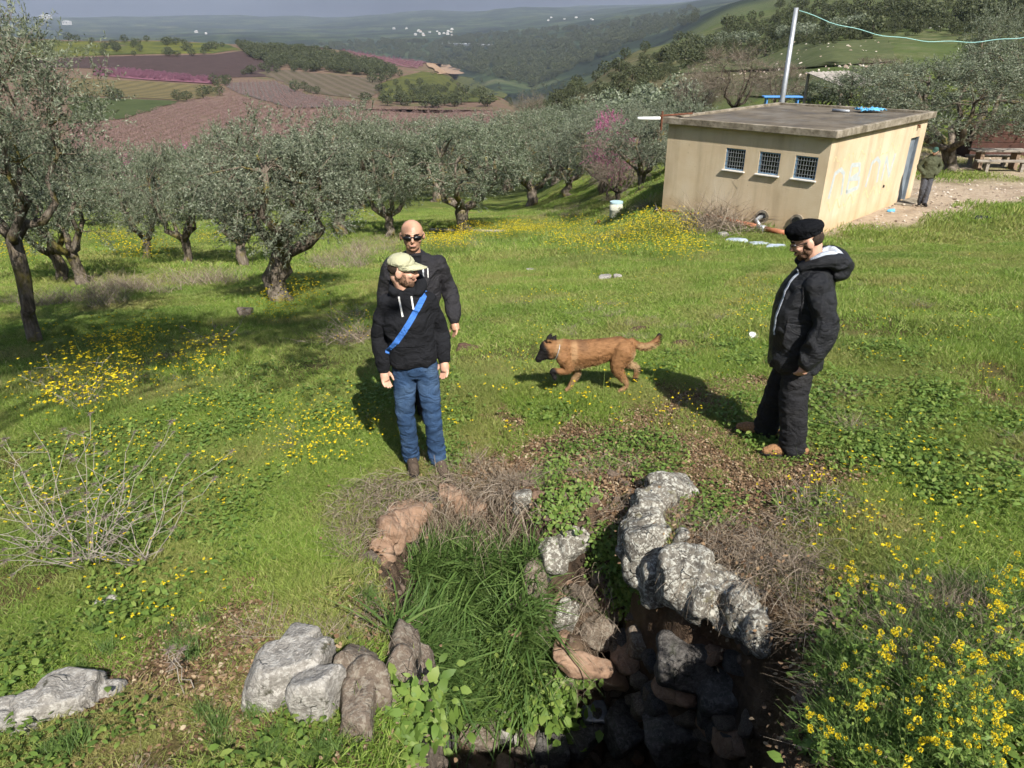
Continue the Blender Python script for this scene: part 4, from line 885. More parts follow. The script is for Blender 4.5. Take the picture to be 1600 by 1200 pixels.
# things on and around the hut
q = roof_pt(1359, 175, H_ + .14); mb = MB(); rr_ = np.random.default_rng(3)
gx_, gy_ = np.meshgrid(np.linspace(-.42, .42, 14), np.linspace(-.3, .3, 10)); V = np.stack([gx_.ravel() * (1 + .2 * rr_.normal(size=140) * .3), gy_.ravel() + .05 * rr_.normal(size=140), .05 + .05 * np.abs(rr_.normal(size=140))], 1)
I_ = np.arange(140).reshape(10, 14); F = np.stack([I_[:-1, :-1], I_[:-1, 1:], I_[1:, 1:], I_[1:, :-1]], -1).reshape(-1, 4)
o = link('crumpled_sheet', mesh_np('crumpled_sheet', V, F, M_tarp, True), None, q); o.modifiers.new('s', 'SOLIDIFY').thickness = .012
tag(o, 'crumpled light blue plastic sheet lying on the hut roof', 'sheet')
a, b = roof_pt(1301, 172, H_ + .18), roof_pt(1327, 174, H_ + .18); tag(MB().tube([a, (a + b) / 2, b], .05, 10).build('roof_tube', M_galv, None, True), 'short grey tube lying on the hut roof', 'tube')
c = HM @ Vector((-W_ - ov, -ov, H_ + .10)); t = MB().tube([c + Vector((-.08, 0, .12)), c + Vector((-.9, -.05, .12))], .055, 12)
tp = empty('roof_spout', c, 0, 'white plastic spout pipe on a rusty bracket at the hut roof corner', 'pipe')
def rel(o, P): return [Vector(p) - o.location for p in P]
MB().tube([(-.06, 0, .06), (-.80, -.02, .06)], .055, 12).build('spout', M_white, tp, True); MB().tube([(0, 0, -.3), (0, 0, .28)], .035, 8).build('bracket', M_rust, tp); MB().tube([(-.06, 0, .14), (1.1, .5, .16)], .03, 8).build('rod', M_rust, tp)
g = at(1222, 158, 31.5); gz = h1(g.x, g.y); top = at(1247, 12, 31.5); pole = empty('utility_pole', (g.x, g.y, gz), 0, 'tall galvanised steel pole rising behind the hut', 'pole')
MB().tube([(0, 0, -.3), (0, 0, 3), (.02, 0, top.z - gz)], [.12, .105, .085], 14).build('shaft', M_galv, pole, True); MB().tube([(0, 0, top.z - gz - .12), (.12, -.05, top.z - gz - .1)], .02, 6).build('cable_hook', M_rust, pole); MB().tube([(0, 0, -.1), (0, 0, .05)], .25, 12).build('footing', M_conc, pole)
A = Vector((g.x + .12, g.y - .05, top.z - .1)); B = at(1720, 30, 33); P = [A + (B - A) * t + Vector((0, 0, -1.15 * 4 * t * (1 - t) * .85 + .03 * math.sin(t * 40))) for t in np.linspace(0, 1, 40)]
M_cable = simple('teal_cable', (.30, .55, .52), .6, .3, .1); tag(MB().tube(P, .013, 6).build('overhead_cable', M_cable, None, True), 'pale teal cable sagging from the pole to the right', 'cable')
# drain pipes along the hut foot
dp = empty('drain_pipe', HM @ Vector((-W_ / 2, -.5, -.1)), -HUT['yaw'], 'orange plastic drain pipe running along the foot of the hut', 'pipe')
zz = [h1(*(HM @ Vector((x, -.5, 0))).xy) - HUT['z'] for x in (-W_, -W_ / 2, 0)]
def dl(x, y, z): return Vector((x + W_ / 2, y + .5, z + .1))
def pzz(x): q = HM @ Vector((x, -.48, 0)); return h1(q.x, q.y) - HUT['z'] + .10
pz = pzz(-1.5)
MB().tube([dl(-W_ + .1, -.42, pzz(-W_ + .1)), dl(-3.2, -.45, pzz(-3.2)), dl(-1.55, -.48, pzz(-1.55))], .075, 12).build('pipe_run', M_orange, dp, True)
MB().tube([dl(-1.42, -.48, pz - .02), dl(-.7, -.52, pzz(-.7))], .075, 12).build('pipe_run', M_orange, dp, True)
MB().tube([dl(-1.62, -.48, pz - .02), dl(-1.36, -.48, pz - .02)], .10, 12).build('pipe_joint', M_galv, dp, True)
q = hut_hit(1192, 338, 1, 0.0); MB().tube([dl(-1.5, -.48, pz), dl(q.x, -.40, q.z - .05), dl(q.x, -.2, q.z), dl(q.x, -.10, q.z)], .06, 10).build('riser', M_galv, dp, True)
MB().tube([dl(-W_ + .02, -.42, pzz(-W_ + .1)), dl(-W_ + .12, -.42, pzz(-W_ + .1))], .095, 12).build('end_collar', M_dark, dp, True)
def ground_thing(px, py): g = gp(px, py); return g
g = ground_thing(962, 340); ba = empty('plastic_drum', g, .3, 'pale weathered plastic drum standing left of the hut', 'drum'); MB().tube([(0, 0, -.05), (0, 0, .1), (0, 0, .35), (0, 0, .37), (0, 0, .4), (0, 0, .66)], [.27, .29, .29, .305, .29, .28], 20).build('barrel', simple('weathered_drum', (.50, .50, .40), .7, .3, .3, 3), ba, True); MB().tube([(0, 0, .645), (0, 0, .72)], [.29, .29], 20).build('lid', simple('drum_lid', (.38, .52, .56), .6, .3, .2, 4), ba)
a, b = gp(930, 350), gp(984, 345); b = a + (b - a).normalized() * min(2.2, (b - a).length); wp = empty('capped_pipe', a, 0, 'short white pipe with an orange end cap left of the hut', 'pipe'); v = b - a + Vector((0, 0, .12)); MB().tube([Vector((0, 0, .06)), v], .075, 12).build('pipe', M_white, wp, True); MB().tube([v * .96, v * .96 + v.normalized() * .22], .10, 12).build('end_cap', M_orange, wp, True)
a, b = gp(672, 362), gp(790, 364); tag(MB().tube([a + Vector((0, 0, .12)), (a + b) / 2 + Vector((0, 0, .10)), b + Vector((0, 0, .10))], .09, 12).build('grey_pipe', M_greyp, None, True), 'long grey pipe lying at the foot of the wide forked olive', 'pipe')
# picnic table, cabin, blue table, shed roof
g = gp(1553, 264); pt = empty('picnic_table', g, R(-6), 'weathered wooden picnic table with thick legs under the big olive', 'picnic table')
for k in range(3): MB().box((0, -.24 + .24 * k, .78), (2.2, .23, .08)).build('tabletop_board', M_wood, pt, bevel=.012)
for s in (-1, 1):
    lg = MB().box((s * .72, 0, .35), (.16, .5, .78)).build('leg', simple('stump_leg', (.26, .185, .13), .9, .1, .3, 6), pt, bevel=.02)
for s in (-1, 1):
    MB().box((.15 * s, s * .75, .44), (2.1, .28, .08)).build('seat_board', M_wood, pt, bevel=.012)
    for x in (-.7, .7): MB().box((x, s * .73, .18), (.12, .2, .44)).build('seat_leg', M_wood, pt)
g = gp(1570, 254); g.y += 2.2; g.z = h1(g.x, g.y); cb = empty('barrel_cabin', g, R(-4), 'dark brown wooden cabin with an arched end behind the picnic table', 'cabin')
arc = [(math.cos(t), math.sin(t)) for t in np.linspace(math.pi, 0, 13)]
mb = MB(); V = [(-.85, -.85, -.1), (-.85, .85, -.1)] + [(-.85, -x * -1 * .85, .95 + y * .55) for x, y in arc]; mb.add(V, [tuple([0] + list(range(2, 15)) + [1])]); mb.build('arched_end', simple('dark_cabin_end', (.035, .020, .016), .8, .2, .2, 4), cb)
for k in range(4): MB().box((.75, -.86, .10 + .36 * k), (3.1, .06, .345)).build('side_board', M_brownp, cb, bevel=.01)
mb = MB(); n_ = len(arc); V = [(x_, a_[0] * .85, .96 + a_[1] * .55) for x_ in (-.84, 2.3) for a_ in arc]; mb.add(V, [(i, i + 1, n_ + i + 1, n_ + i) for i in range(n_ - 1)]); o = mb.build('curved_roof', M_brownp, cb, True); o.modifiers.new('s', 'SOLIDIFY').thickness = .05
MB().box((.75, .8, .65), (3.1, .06, 1.5)).build('back_wall', M_brownp, cb); MB().box((2.27, 0, .65), (.06, 1.5, 1.5)).build('end_wall', M_brownp, cb)
g = at(1222, 152, 41); g.z = h1(g.x, g.y); bt = empty('blue_table', g, R(-8), 'bright blue plastic picnic table behind the hut roof', 'table'); zt = at(1222, 151, 41).z - g.z; MB().box((0, 0, zt), (2.0, .8, .07)).build('tabletop', M_bluep, bt, bevel=.02)
for s in (-1, 1):
    MB().box((s * .8, .25, zt / 2), (.07, .07, zt)).build('leg', M_bluep, bt); MB().box((s * .8, -.25, zt / 2), (.07, .07, zt)).build('leg', M_bluep, bt)
g = at(1318, 135, 47); g.z = h1(g.x, g.y); sh = empty('open_shed', g, R(28), 'old shed with a grey corrugated roof among the olives', 'shed'); z1_ = at(1290, 132, 47).z - g.z; z2_ = at(1340, 112, 49).z - g.z
mb = MB(); nn_ = 40; V = []; 
for j in (0, 1):
    for i in range(nn_ + 1): V.append((-1.8 + 3.8 * i / nn_, -1.3 + 2.8 * j, (z1_ if j == 0 else z2_ + .05) + .04 * math.sin(i * math.pi / 2 + .7)))
mb.add(V, [(i, i + 1, nn_ + 2 + i, nn_ + 1 + i) for i in range(nn_)]); o = mb.build('roof_sheet', simple('old_corrugated_sheet', (.30, .27, .235), .7, .3, .35, 2), sh); o.modifiers.new('s', 'SOLIDIFY').thickness = .03
for x in (-1.6, 1.8):
    for y, zz2 in ((-1.2, z1_), (1.4, z2_)): MB().box((x, y, zz2 / 2 - .1), (.12, .12, zz2 + .2)).build('post', M_wood, sh)
# far houses
M_hw = simple('white_house_wall', (.45, .44, .42), .8, .2, .1, .2); M_hr = simple('house_roof', (.35, .25, .20), .8, .2, .2, .2)
def house(px, py, wpx, hpx, label, group=None, tmin=100, red=False, name='house'):
    p = gpn(np.array([[px, py]]), tmin, 8000, 200)[0]; dep = p[1] * CP - p[2] * SP; w_, h_ = .6 * wpx / FPX * dep, .6 * hpx / FPX * dep
    e = empty(name, p, random.uniform(-.4, .4), label, 'house', group); MB().box((0, 0, h_ * .35), (w_, w_ * .6, h_ * 1.1)).build('wall', M_hw, e)
    MB().add([(-w_ * .53, -w_ * .35, h_ * .9), (w_ * .53, -w_ * .35, h_ * .9), (w_ * .53, w_ * .35, h_ * .9), (-w_ * .53, w_ * .35, h_ * .9), (-w_ * .3, 0, h_ * 1.25), (w_ * .3, 0, h_ * 1.25)], [(0, 1, 5, 4), (1, 2, 5), (2, 3, 4, 5), (3, 0, 4), (3, 2, 1, 0)]).build('roof', M_hr if red else M_hw, e)
    for k in (-1, 1): MB().box((k * w_ * .25, -w_ * .305, h_ * .45), (w_ * .14, w_ * .02, h_ * .3)).build('window', M_dark, e)
house(72, 30, 26, 9, 'pale house at the left skyline behind olive twigs'); house(105, 38, 20, 7, 'low tan house right of the skyline house'); house(307, 51, 8, 4, 'tiny white hut on the ridge of the mustard hill'); house(322, 53, 6, 3, 'tiny pale hut right of the white ridge hut')
rh = random.Random(2)
for k in range(16): house(rh.uniform(612, 710), rh.uniform(45, 56), rh.uniform(4, 9), rh.uniform(2.5, 4), 'tiny white building in the distant village across the gorge', 'distant village buildings', 1500, k % 4 == 0)
for k, x in enumerate((1452, 1468, 1484, 1496)): house(x, 44, 8, 4, 'small pale hut high on the right hillside among trees', 'huts on the right hillside', 60)
for k in range(6): house(rh.uniform(830, 930), rh.uniform(27, 33), rh.uniform(4, 7), 2.5, 'tiny white building on the distant plateau skyline', 'plateau skyline buildings', 1500)
p = [gpn(np.array([[x, y]]), 1500, 8000, 200)[0] for x, y in ((690, 69), (770, 72))]; 
tag(MB().add([(p[0][0], p[0][1], p[0][2] + 3), (p[1][0], p[1][1], p[1][2] + 3), (p[1][0], p[1][1] + 60, p[1][2] + 5), (p[0][0], p[0][1] + 60, p[0][2] + 5), (p[0][0], p[0][1], p[0][2] - 6), (p[1][0], p[1][1], p[1][2] - 6)], [(0, 1, 2, 3), (0, 4, 5, 1)]).build('greenhouse_roof', simple('pale_sheeting', (.36, .37, .38), .6, .3, .1, .1)), 'long pale greenhouse sheet across the gorge', 'greenhouse')
# ------------------------------------------------------------------ rocks, pit, plants near the photographer
def rockmat(name, a, b, lich, moss, lam=.6, mm=.5, sc_=1.0):
    m = Mat(name, .9, .2); n = m.noise(4 * sc_, 8, .7); c = m.mix(m.rng(n, .35, .65), a, b)
    v = m.voro(16 * sc_); nl = m.noise(5 * sc_, 4); k = m.rng(m.noise(13 * sc_, 6, .7, dist=.6), .50, .57); c = m.mix(m.math('MULTIPLY', k, lam), c, lich)
    v2 = m.voro(37 * sc_); k2 = m.math('MULTIPLY', m.rng(v2, .15, .45, 1, 0), m.rng(m.noise(9 * sc_, 3), .54, .66)); c = m.mix(m.math('MULTIPLY', k2, lam), c, tuple(x * 1.15 for x in lich))
    c = m.mix(m.rng(m.noise(2.6 * sc_, 5, .7), .58, .66, 0, mm), c, moss)
    e = m.n('ShaderNodeTexVoronoi'); e.feature = 'DISTANCE_TO_EDGE'; e.inputs['Scale'].default_value = 3.2 * sc_; wv = m.n('ShaderNodeMix'); wv.data_type = 'RGBA'; wv.inputs['Factor'].default_value = .12; nc = m.n('ShaderNodeTexNoise'); nc.inputs['Scale'].default_value = 3 * sc_; m.l(m.co(), nc.inputs['Vector']); m.l(m.co(), wv.inputs['A']); m.l(nc.outputs['Color'], wv.inputs['B']); m.l(wv.outputs['Result'], e.inputs['Vector'])
    crk = m.math('MULTIPLY', m.rng(e.outputs['Distance'], .004, .024, 1, 0), m.rng(m.noise(1.6 * sc_, 3), .48, .64)); c = m.mix(m.math('MULTIPLY', crk, .6), c, (.03, .025, .02))
    m.color(c); m.bump(m.math('SUBTRACT', m.math('ADD', n, m.math('MULTIPLY', m.noise(28 * sc_, 4), .4)), crk), .9, .03); return m.m
M_lich = rockmat('lichened_basalt', (.075, .066, .055), (.21, .19, .155), (.42, .41, .355), (.13, .115, .045), .95, .5, 2.6)
M_greyr = rockmat('pale_grey_rock', (.17, .155, .135), (.33, .31, .275), (.43, .41, .37), (.035, .034, .016), .7, .9, 2.6)
M_brownr = rockmat('brown_rock', (.10, .075, .055), (.19, .15, .115), (.33, .30, .24), (.085, .05, .03), .45, .6, 2.6)
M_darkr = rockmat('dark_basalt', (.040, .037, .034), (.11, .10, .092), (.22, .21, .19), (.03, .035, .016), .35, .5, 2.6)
M_soilr = rockmat('clay_block', (.20, .125, .080), (.31, .20, .135), (.36, .27, .20), (.12, .07, .045), .3, .5)
M_wet = simple('wet_stone', (.10, .11, .13), .25, .6, .4, 20)
def poly_blob(mb, c, r, rot, seed, nu=30, nv=20):
    """angular stone: a ball cut by planes"""
    q = np.random.default_rng(seed); nn = unit(np.concatenate([np.concatenate([np.eye(3), -np.eye(3)]) + q.normal(0, .22, (6, 3)), q.normal(size=(6, 3))])); dd = np.concatenate([q.uniform(.56, .74, 6), q.uniform(.66, .9, 6)]); V = []
    for j in range(nv + 1):
        ph = math.pi * j / nv
        for i in range(nu):
            th = 2 * math.pi * i / nu; v = np.array([math.cos(th) * math.sin(ph), math.sin(th) * math.sin(ph), math.cos(ph)]); s = nn @ v
            k = min(1.0, float(np.min(np.where(s > .05, dd / np.maximum(s, .05), 9)))); v = Vector(v * k * 1.32 * np.array(r)); V.append((rot @ v) + Vector(c))
    mb.add(V, [(j * nu + i, (j + 1) * nu + i, (j + 1) * nu + (i + 1) % nu, j * nu + (i + 1) % nu) for j in range(nv) for i in range(nu)])
def crag(seed, f, amp, cut=6):
    r = np.random.default_rng(seed); pl = [(unit(r.normal(size=3)), r.uniform(.62, .95)) for _ in range(cut)]
    def fn(V, N_):
        c = V.mean(0); ext = (V.max(0) - V.min(0)) / 2 + 1e-6; U = (V - c) / ext
        for nv, dd in pl:
            s = U @ nv; over = np.maximum(0, s - dd); U = U - over[:, None] * nv * .85
        V = c + U * ext
        return V + N_ * (amp * (fbm(V[:, 0] * f, V[:, 1] * f, V[:, 2] * f, 4, seed) + .6 * (1 - 2 * np.abs(vn3(V[:, 0] * f * .9, V[:, 1] * f * .9, V[:, 2] * f * .9, seed + 5)))))[:, None]
    return fn
def rock(name, label, blobs, mat, seed, vox=.02, f=6, amp=.02, cut=6, group=None, cat='rock'):
    """blobs: list of (centre, radii[, rotz]) in world metres -> one rock standing at its lowest point"""
    mb = MB(); c0 = Vector((sum(b[0][0] for b in blobs) / len(blobs), sum(b[0][1] for b in blobs) / len(blobs), min(b[0][2] - b[1][2] for b in blobs)))
    bl = list(blobs)
    for a, b in zip(blobs[:-1], blobs[1:]):
        if (Vector(a[0]) - Vector(b[0])).length < .3: bl.append(((Vector(a[0]) + Vector(b[0])) / 2, tuple((x + y) * .49 for x, y in zip(a[1], b[1])), (.3, .5, .7)))
    for b in bl:
        rot = Euler(b[2] if len(b) > 2 else (0, 0, 0)).to_matrix(); poly_blob(mb, Vector(b[0]) - c0, b[1], rot, seed * 7 + int(b[0][0] * 100) % 50)
    o = link(name, remesh(mb, vox * .7, 0, name, mat, crag(seed, f, amp * .55, 0)), None, c0); return tag(o, label, cat, group)
def px3(px, py, up):
    g = gp(px, py); return Vector((g.x, g.y, g.z + up))
# lichened crescent boulder on the right rim
rock('crescent_boulder', 'large crescent-shaped lichened boulder on the right rim of the pit', [(px3(1065, 762, -.01), (.12, .11, .09)), (px3(1035, 775, .02), (.13, .13, .13)), (px3(1012, 805, .04), (.13, .14, .15)), (px3(1003, 845, .05), (.13, .14, .17)), (px3(1006, 885, .05), (.13, .14, .17)), (px3(1020, 920, .04), (.12, .14, .16))], M_lich, 301, .017, 8, .02, 5)
rock('overhang_boulder', 'rough lichened boulder overhanging the dark hollow of the pit', [(px3(1058, 935, .08), (.13, .15, .18)), (px3(1105, 960, .08), (.16, .16, .17)), (px3(1150, 978, .07), (.15, .16, .15)), (px3(1185, 985, .05), (.10, .13, .12)), (px3(1085, 905, .03), (.12, .13, .13)), (px3(1058, 855, .04), (.05, .07, .10), (0, .4, 0))], M_lich, 302, .017, 8, .032, 5)
rock('tall_pale_rock', 'pale grey triangular rock with dark moss at its foot, left of the pit', [(px3(468, 1070, .07), (.19, .15, .20), (.1, 0, .3)), (px3(420, 1085, .02), (.14, .13, .10)), (px3(500, 1105, .05), (.13, .13, .19)), (px3(480, 1040, .14), (.09, .10, .12))], M_greyr, 303, .016, 6, .014, 8)
rock('split_slab', 'weathered upright slab between the pale rock and the pit', [(px3(552, 1065, .0), (.10, .13, .22), (0, .06, 0)), (px3(560, 1130, -.02), (.10, .14, .24))], M_brownr, 304, .016, 7, .024, 6)
rock('wall_slab', 'tall dark grey stone slab forming the left wall of the pit', [((-.60, 2.80, -3.08), (.09, .20, .30), (0, .08, .1)), ((-.56, 2.5, -3.12), (.09, .22, .34)), ((-.53, 2.75, -3.5), (.09, .28, .5)), ((-.52, 2.4, -3.5), (.09, .25, .5))], M_brownr, 305, .018, 6, .02, 6)
rock('low_pale_rock', 'long low pale rock in the bottom left corner', [(px3(125, 1085, .04), (.16, .11, .10)), (px3(75, 1115, .03), (.16, .11, .09), (0, 0, .5)), (px3(172, 1082, .01), (.08, .06, .05))], M_greyr, 306, .014, 7, .012, 6)
rock('corner_rock', 'small pale rock touching the left edge beside the long low rock', [(px3(6, 1125, .02), (.12, .09, .08)), (px3(36, 1145, .0), (.06, .05, .045))], M_greyr, 307, .014, 8, .012, 5)
g = gp(165, 945); rock('half_buried_stone', 'small whitish stone half buried in the grass at left', [((g.x, g.y, g.z + .01), (.075, .05, .05))], M_greyr, 308, .012, 10, .008, 5)
g = gp(384, 496); rock('field_stone', 'rounded grey stone in the grass left of the front olive', [((g.x, g.y, g.z + .08), (.15, .12, .12))], M_brownr, 309, .025, 8, .012, 5)
for (px, py, s, lb) in [(945, 436, .13, 'tan stone in the grass below the flower bank'), (965, 434, .10, 'small grey stone right of the tan stone in the grass'), (830, 425, .12, 'pale stone in the grass left of the flower bank'), (1130, 368, .16, 'round tan stone by the drain pipe at the hut')]:
    g = gp(px, py); rock('loose_stone', lb, [((g.x, g.y, g.z + s * .25), (s, s * .8, s * .5))], M_greyr, 310 + px, .02, 8, .012, 5)
# bank at the back of the pit
def on(px, py, off=0.0):
    g = gp(px, py); return Vector((g.x, g.y - off, g.z))
rock('reddish_bank_block', 'reddish clay block exposed on the left of the pit bank', [(on(610, 840, -.03), (.13, .10, .12), (0, .5, 0)), (on(640, 812, -.03), (.14, .11, .13)), (on(594, 862, -.02), (.10, .09, .10))], M_soilr, 320, .018, 6, .03, 6)
rock('bank_rock', 'greyish earth-covered rock at the back of the pit under the young man', [(on(700, 785, -.03), (.12, .10, .12)), (on(745, 800, -.04), (.12, .10, .10))], M_soilr, 321, .018, 6, .03, 6)
rock('pale_bank_rock', 'pale lichened rock at the middle of the pit bank', [(on(815, 790, -.02), (.07, .08, .12))], M_lich, 322, .016, 7, .02, 5)
rock('wedge_rock', 'wedge-shaped lichened rock jutting from the middle of the bank', [(on(865, 860, .02), (.13, .12, .09), (0, .2, 0)), (on(900, 845, 0), (.10, .1, .12))], M_lich, 323, .016, 7, .02, 7)
rock('cracked_rock', 'brown cracked rock below the wedge-shaped rock', [(on(835, 900, .0), (.11, .10, .14)), (on(850, 950, .02), (.08, .10, .14))], M_brownr, 324, .016, 7, .025, 6)
rock('leaning_rock', 'lichened slab leaning in the middle of the pit wall', [(on(880, 965, .03), (.09, .10, .16), (.2, .2, 0))], M_lich, 325, .016, 7, .02, 6)
rock('square_rock', 'brown square-edged rock in the middle of the pit wall', [(on(935, 985, .02), (.13, .12, .13))], M_brownr, 326, .016, 7, .025, 8)
rock('tan_ledge', 'tan clay ledge low in the pit wall', [(on(905, 1045, .03), (.22, .11, .08), (0, .25, 0)), (on(955, 1060, .03), (.13, .10, .07))], M_soilr, 327, .016, 7, .02, 7)
rock('notch_rock', 'grey rock wedged at the mouth of the dark hollow', [(on(1000, 985, .02), (.09, .10, .09))], M_brownr, 328, .016, 8, .02, 6)
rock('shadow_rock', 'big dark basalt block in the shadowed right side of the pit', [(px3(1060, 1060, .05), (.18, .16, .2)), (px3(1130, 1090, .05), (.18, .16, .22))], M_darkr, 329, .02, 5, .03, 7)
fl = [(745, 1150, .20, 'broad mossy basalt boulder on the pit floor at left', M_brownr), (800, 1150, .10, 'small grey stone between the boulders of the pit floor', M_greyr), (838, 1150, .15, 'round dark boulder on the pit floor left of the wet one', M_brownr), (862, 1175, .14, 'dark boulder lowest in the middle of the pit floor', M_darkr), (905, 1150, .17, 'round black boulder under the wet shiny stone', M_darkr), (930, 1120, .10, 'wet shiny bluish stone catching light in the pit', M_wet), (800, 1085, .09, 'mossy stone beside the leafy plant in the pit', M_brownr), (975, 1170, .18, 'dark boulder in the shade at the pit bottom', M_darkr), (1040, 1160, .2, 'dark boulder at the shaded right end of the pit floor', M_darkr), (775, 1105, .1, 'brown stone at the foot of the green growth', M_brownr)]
for i, (px, py, s, lb, mt) in enumerate(fl):
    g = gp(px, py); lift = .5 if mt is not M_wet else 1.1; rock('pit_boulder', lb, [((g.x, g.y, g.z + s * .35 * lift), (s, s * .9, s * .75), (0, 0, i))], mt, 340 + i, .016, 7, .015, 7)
# stones bedded in the pit walls: pieces of the ground
WS = []
for i in range(8):
    mb = MB(); poly_blob(mb, (0, 0, 0), (.5, .42, .36), Matrix.Identity(3), 900 + i, 14, 9); WS.append(remesh(mb, .045, 0, 'stone', (M_brownr, M_darkr, M_soilr, M_brownr)[i % 4], crag(900 + i, 3, .03, 0), .35))
groundo = bpy.data.objects['ground']; rw_ = random.Random(6); Q = []
for (x0, x1, y0, y1, n, s0, s1) in ((800, 1000, 900, 1120, 46, .07, .2), (560, 700, 770, 880, 16, .06, .15), (960, 1180, 1000, 1190, 34, .12, .3), (660, 1010, 1090, 1200, 26, .1, .22), (700, 860, 770, 900, 14, .05, .12)):
    for _ in range(n): Q.append((rw_.uniform(x0, x1), rw_.uniform(y0, y1), rw_.uniform(s0, s1)))
for (x, y, s), p in zip(Q, gpn(np.array([q[:2] for q in Q]), 1.5, 8, 160)):
    if pit_sd([p[0]], [p[1]])[0] < .0: continue
    o = link('stone', WS[rw_.randrange(8)], groundo, Vector(p)); o.scale = (s, s * rw_.uniform(.7, 1), s * rw_.uniform(.6, 1.1)); o.rotation_euler = (rw_.uniform(-.5, .5), rw_.uniform(-.5, .5), rw_.uniform(0, 6.28))
# molehills
M_mole = simple('mole_soil', (.10, .062, .042), .95, .1, .4, 30, .9, 60, .02)
for px, py, lb in ((732, 545, 'small brown molehill between the men and the dog'), (1002, 516, 'brown molehill behind the dog'), (1075, 540, 'faint molehill right of the dog tail')):
    g = gp(px, py); rock('molehill', lb, [((g.x, g.y, g.z - .02), (.17, .13, .07))], M_mole, px, .02, 14, .012, 0, cat='molehill')
g = gp(1175, 530); rock('crumpled_cup', 'crumpled white plastic cup lying in the grass left of the right man', [((g.x, g.y, g.z + .04), (.05, .04, .042)), ((g.x + .03, g.y, g.z + .03), (.03, .03, .03))], M_white, 360, .007, 22, .005, 6, cat='litter')
g = gp(1393, 331); rock('blue_litter', 'small scrap of blue plastic on the gravel by the hut', [((g.x, g.y, g.z + .04), (.12, .08, .05))], M_tarp, 361, .02, 10, .02, 4, cat='litter')
g = gp(1535, 342); rock('dark_litter', 'dark rag lying on the gravel at the grass edge', [((g.x, g.y, g.z + .03), (.28, .14, .05))], M_dark, 362, .03, 7, .02, 4, cat='litter')
for k, (px, py) in enumerate(((1150, 378), (1185, 384), (1212, 388))):
    g = gp(px, py); rock('blue_grey_slab', ['leftmost', 'middle', 'rightmost'][k] + ' of three bluish slabs lying before the hut', [((g.x, g.y, g.z + .03), (.30, .16, .08))], simple('bluish_slab', (.32, .37, .42), .8, .2, .2, 5), 365 + k, .03, 6, .02, 6, cat='slab')
# gravel stones
def stone_mesh(seed):
    r = np.random.default_rng(seed); bm = bmesh.new(); bmesh.ops.create_icosphere(bm, subdivisions=1, radius=.5)
    for v in bm.verts: v.co *= r.uniform(.7, 1.15); v.co.z *= .6
    me = bpy.data.meshes.new('stone'); bm.to_mesh(me); bm.free(); return me
M_gst = Mat('gravel_stone', .9, .2); M_gst.color(M_gst.ramp(M_gst.objrand(), [(0, (.20, .15, .11)), (.5, (.40, .33, .26)), (1, (.58, .53, .46))])); M_gst = M_gst.m
ms = []
for i in range(4): m_ = stone_mesh(i); m_.materials.append(M_gst); ms.append(libobj('p', m_))
lib('stone', ms)
P = np.column_stack([rng.uniform(8, 34, 5200), rng.uniform(19, 42, 5200)]); gmv = gravel_mask(P[:, 0], P[:, 1]); P = P[(gmv > rng.uniform(.2, 1, len(P))) & ~in_hut(P) & in_view(P)]
P3 = np.column_stack([P, hgt(P[:, 0], P[:, 1]) + .01]); rot = rng.uniform(0, 6.28, (len(P3), 3)); rot[:, :2] *= .05; scatter('gravel', 'stone', P3, rot, rng.uniform(.03, .17, len(P3)) * rng.uniform(.5, 1, len(P3)), 'loose pale stones strewn over the yard by the hut', 'gravel')
P = np.column_stack([rng.uniform(-.9, 1.4, 500), rng.uniform(2.2, 4.8, 500)]); k = pit_sd(P[:, 0], P[:, 1]); P = P[k > -.3]
P3 = np.column_stack([P, hgt(P[:, 0], P[:, 1]) + .005]); rot = rng.uniform(0, 6.28, (len(P3), 3)); M_pst = simple('pit_stone', (.12, .09, .068), .95, .1, .5, 8); ms = []
for i in range(4): m_ = stone_mesh(20 + i); m_.materials.append(M_pst); ms.append(libobj('p', m_))
lib('pitstone', ms); scatter('pit_rubble', 'pitstone', P3, rot, rng.uniform(.02, .11, len(P3)), 'small brown rubble lying on the pit walls and floor', 'rubble')
# right hillside stones
P = gpn(np.column_stack([rng.uniform(1060, 1380, 500), rng.uniform(64, 125, 500)]), 45, 800, 120); P = P[(fbm(P[:, 0] / 9, P[:, 1] / 9, 0, 3, 61) > .0)]; rot = rng.uniform(0, 6.28, (len(P), 3)); scatter('terrace_stones', 'stone', P, rot, rng.uniform(.3, .9, len(P)), 'pale stones scattered on the green terraces', 'stones')
# green growth in the pit
Q = np.column_stack([rng.uniform(592, 880, 1500), rng.uniform(850, 1140, 1500)]); inside = (Q[:, 0] > 600 + .05 * (Q[:, 1] - 860)) & (Q[:, 0] < 835 + .1 * (Q[:, 1] - 870)) & (Q[:, 1] > 860) & ~((Q[:, 1] > 1120) & (Q[:, 0] > 690)); Q = Q[inside]; P = gpn(Q, 1.5, 8, 160)
P = P[(P[:, 1] > 2.9)]; sel = fbm(P[:, 0] * 2.2, P[:, 1] * 2.2, P[:, 2] * 2, 2, 71)
lib('blade_clump', [libobj('p', mesh_np('blade_clump', *blade_patch(34, .14, .16, .36, .017, .75, 80 + i), M_tall)) for i in range(4)])
def outward(n, lean=.55):
    r = np.zeros((n, 3)); r[:, 0] = lean + rng.normal(0, .2, n); r[:, 1] = rng.normal(0, .25, n); r[:, 2] = rng.normal(0, .5, n); return r
A = P[(sel > -.3) & (rng.uniform(0, 1, len(P)) < .5) & (P[:, 0] > -.72)]; scatter('strap_leaved_grass', 'blade_clump', A, outward(len(A)), rng.uniform(.45, .85, len(A)), 'lush long-bladed dark green grass filling the left of the pit', 'grass')
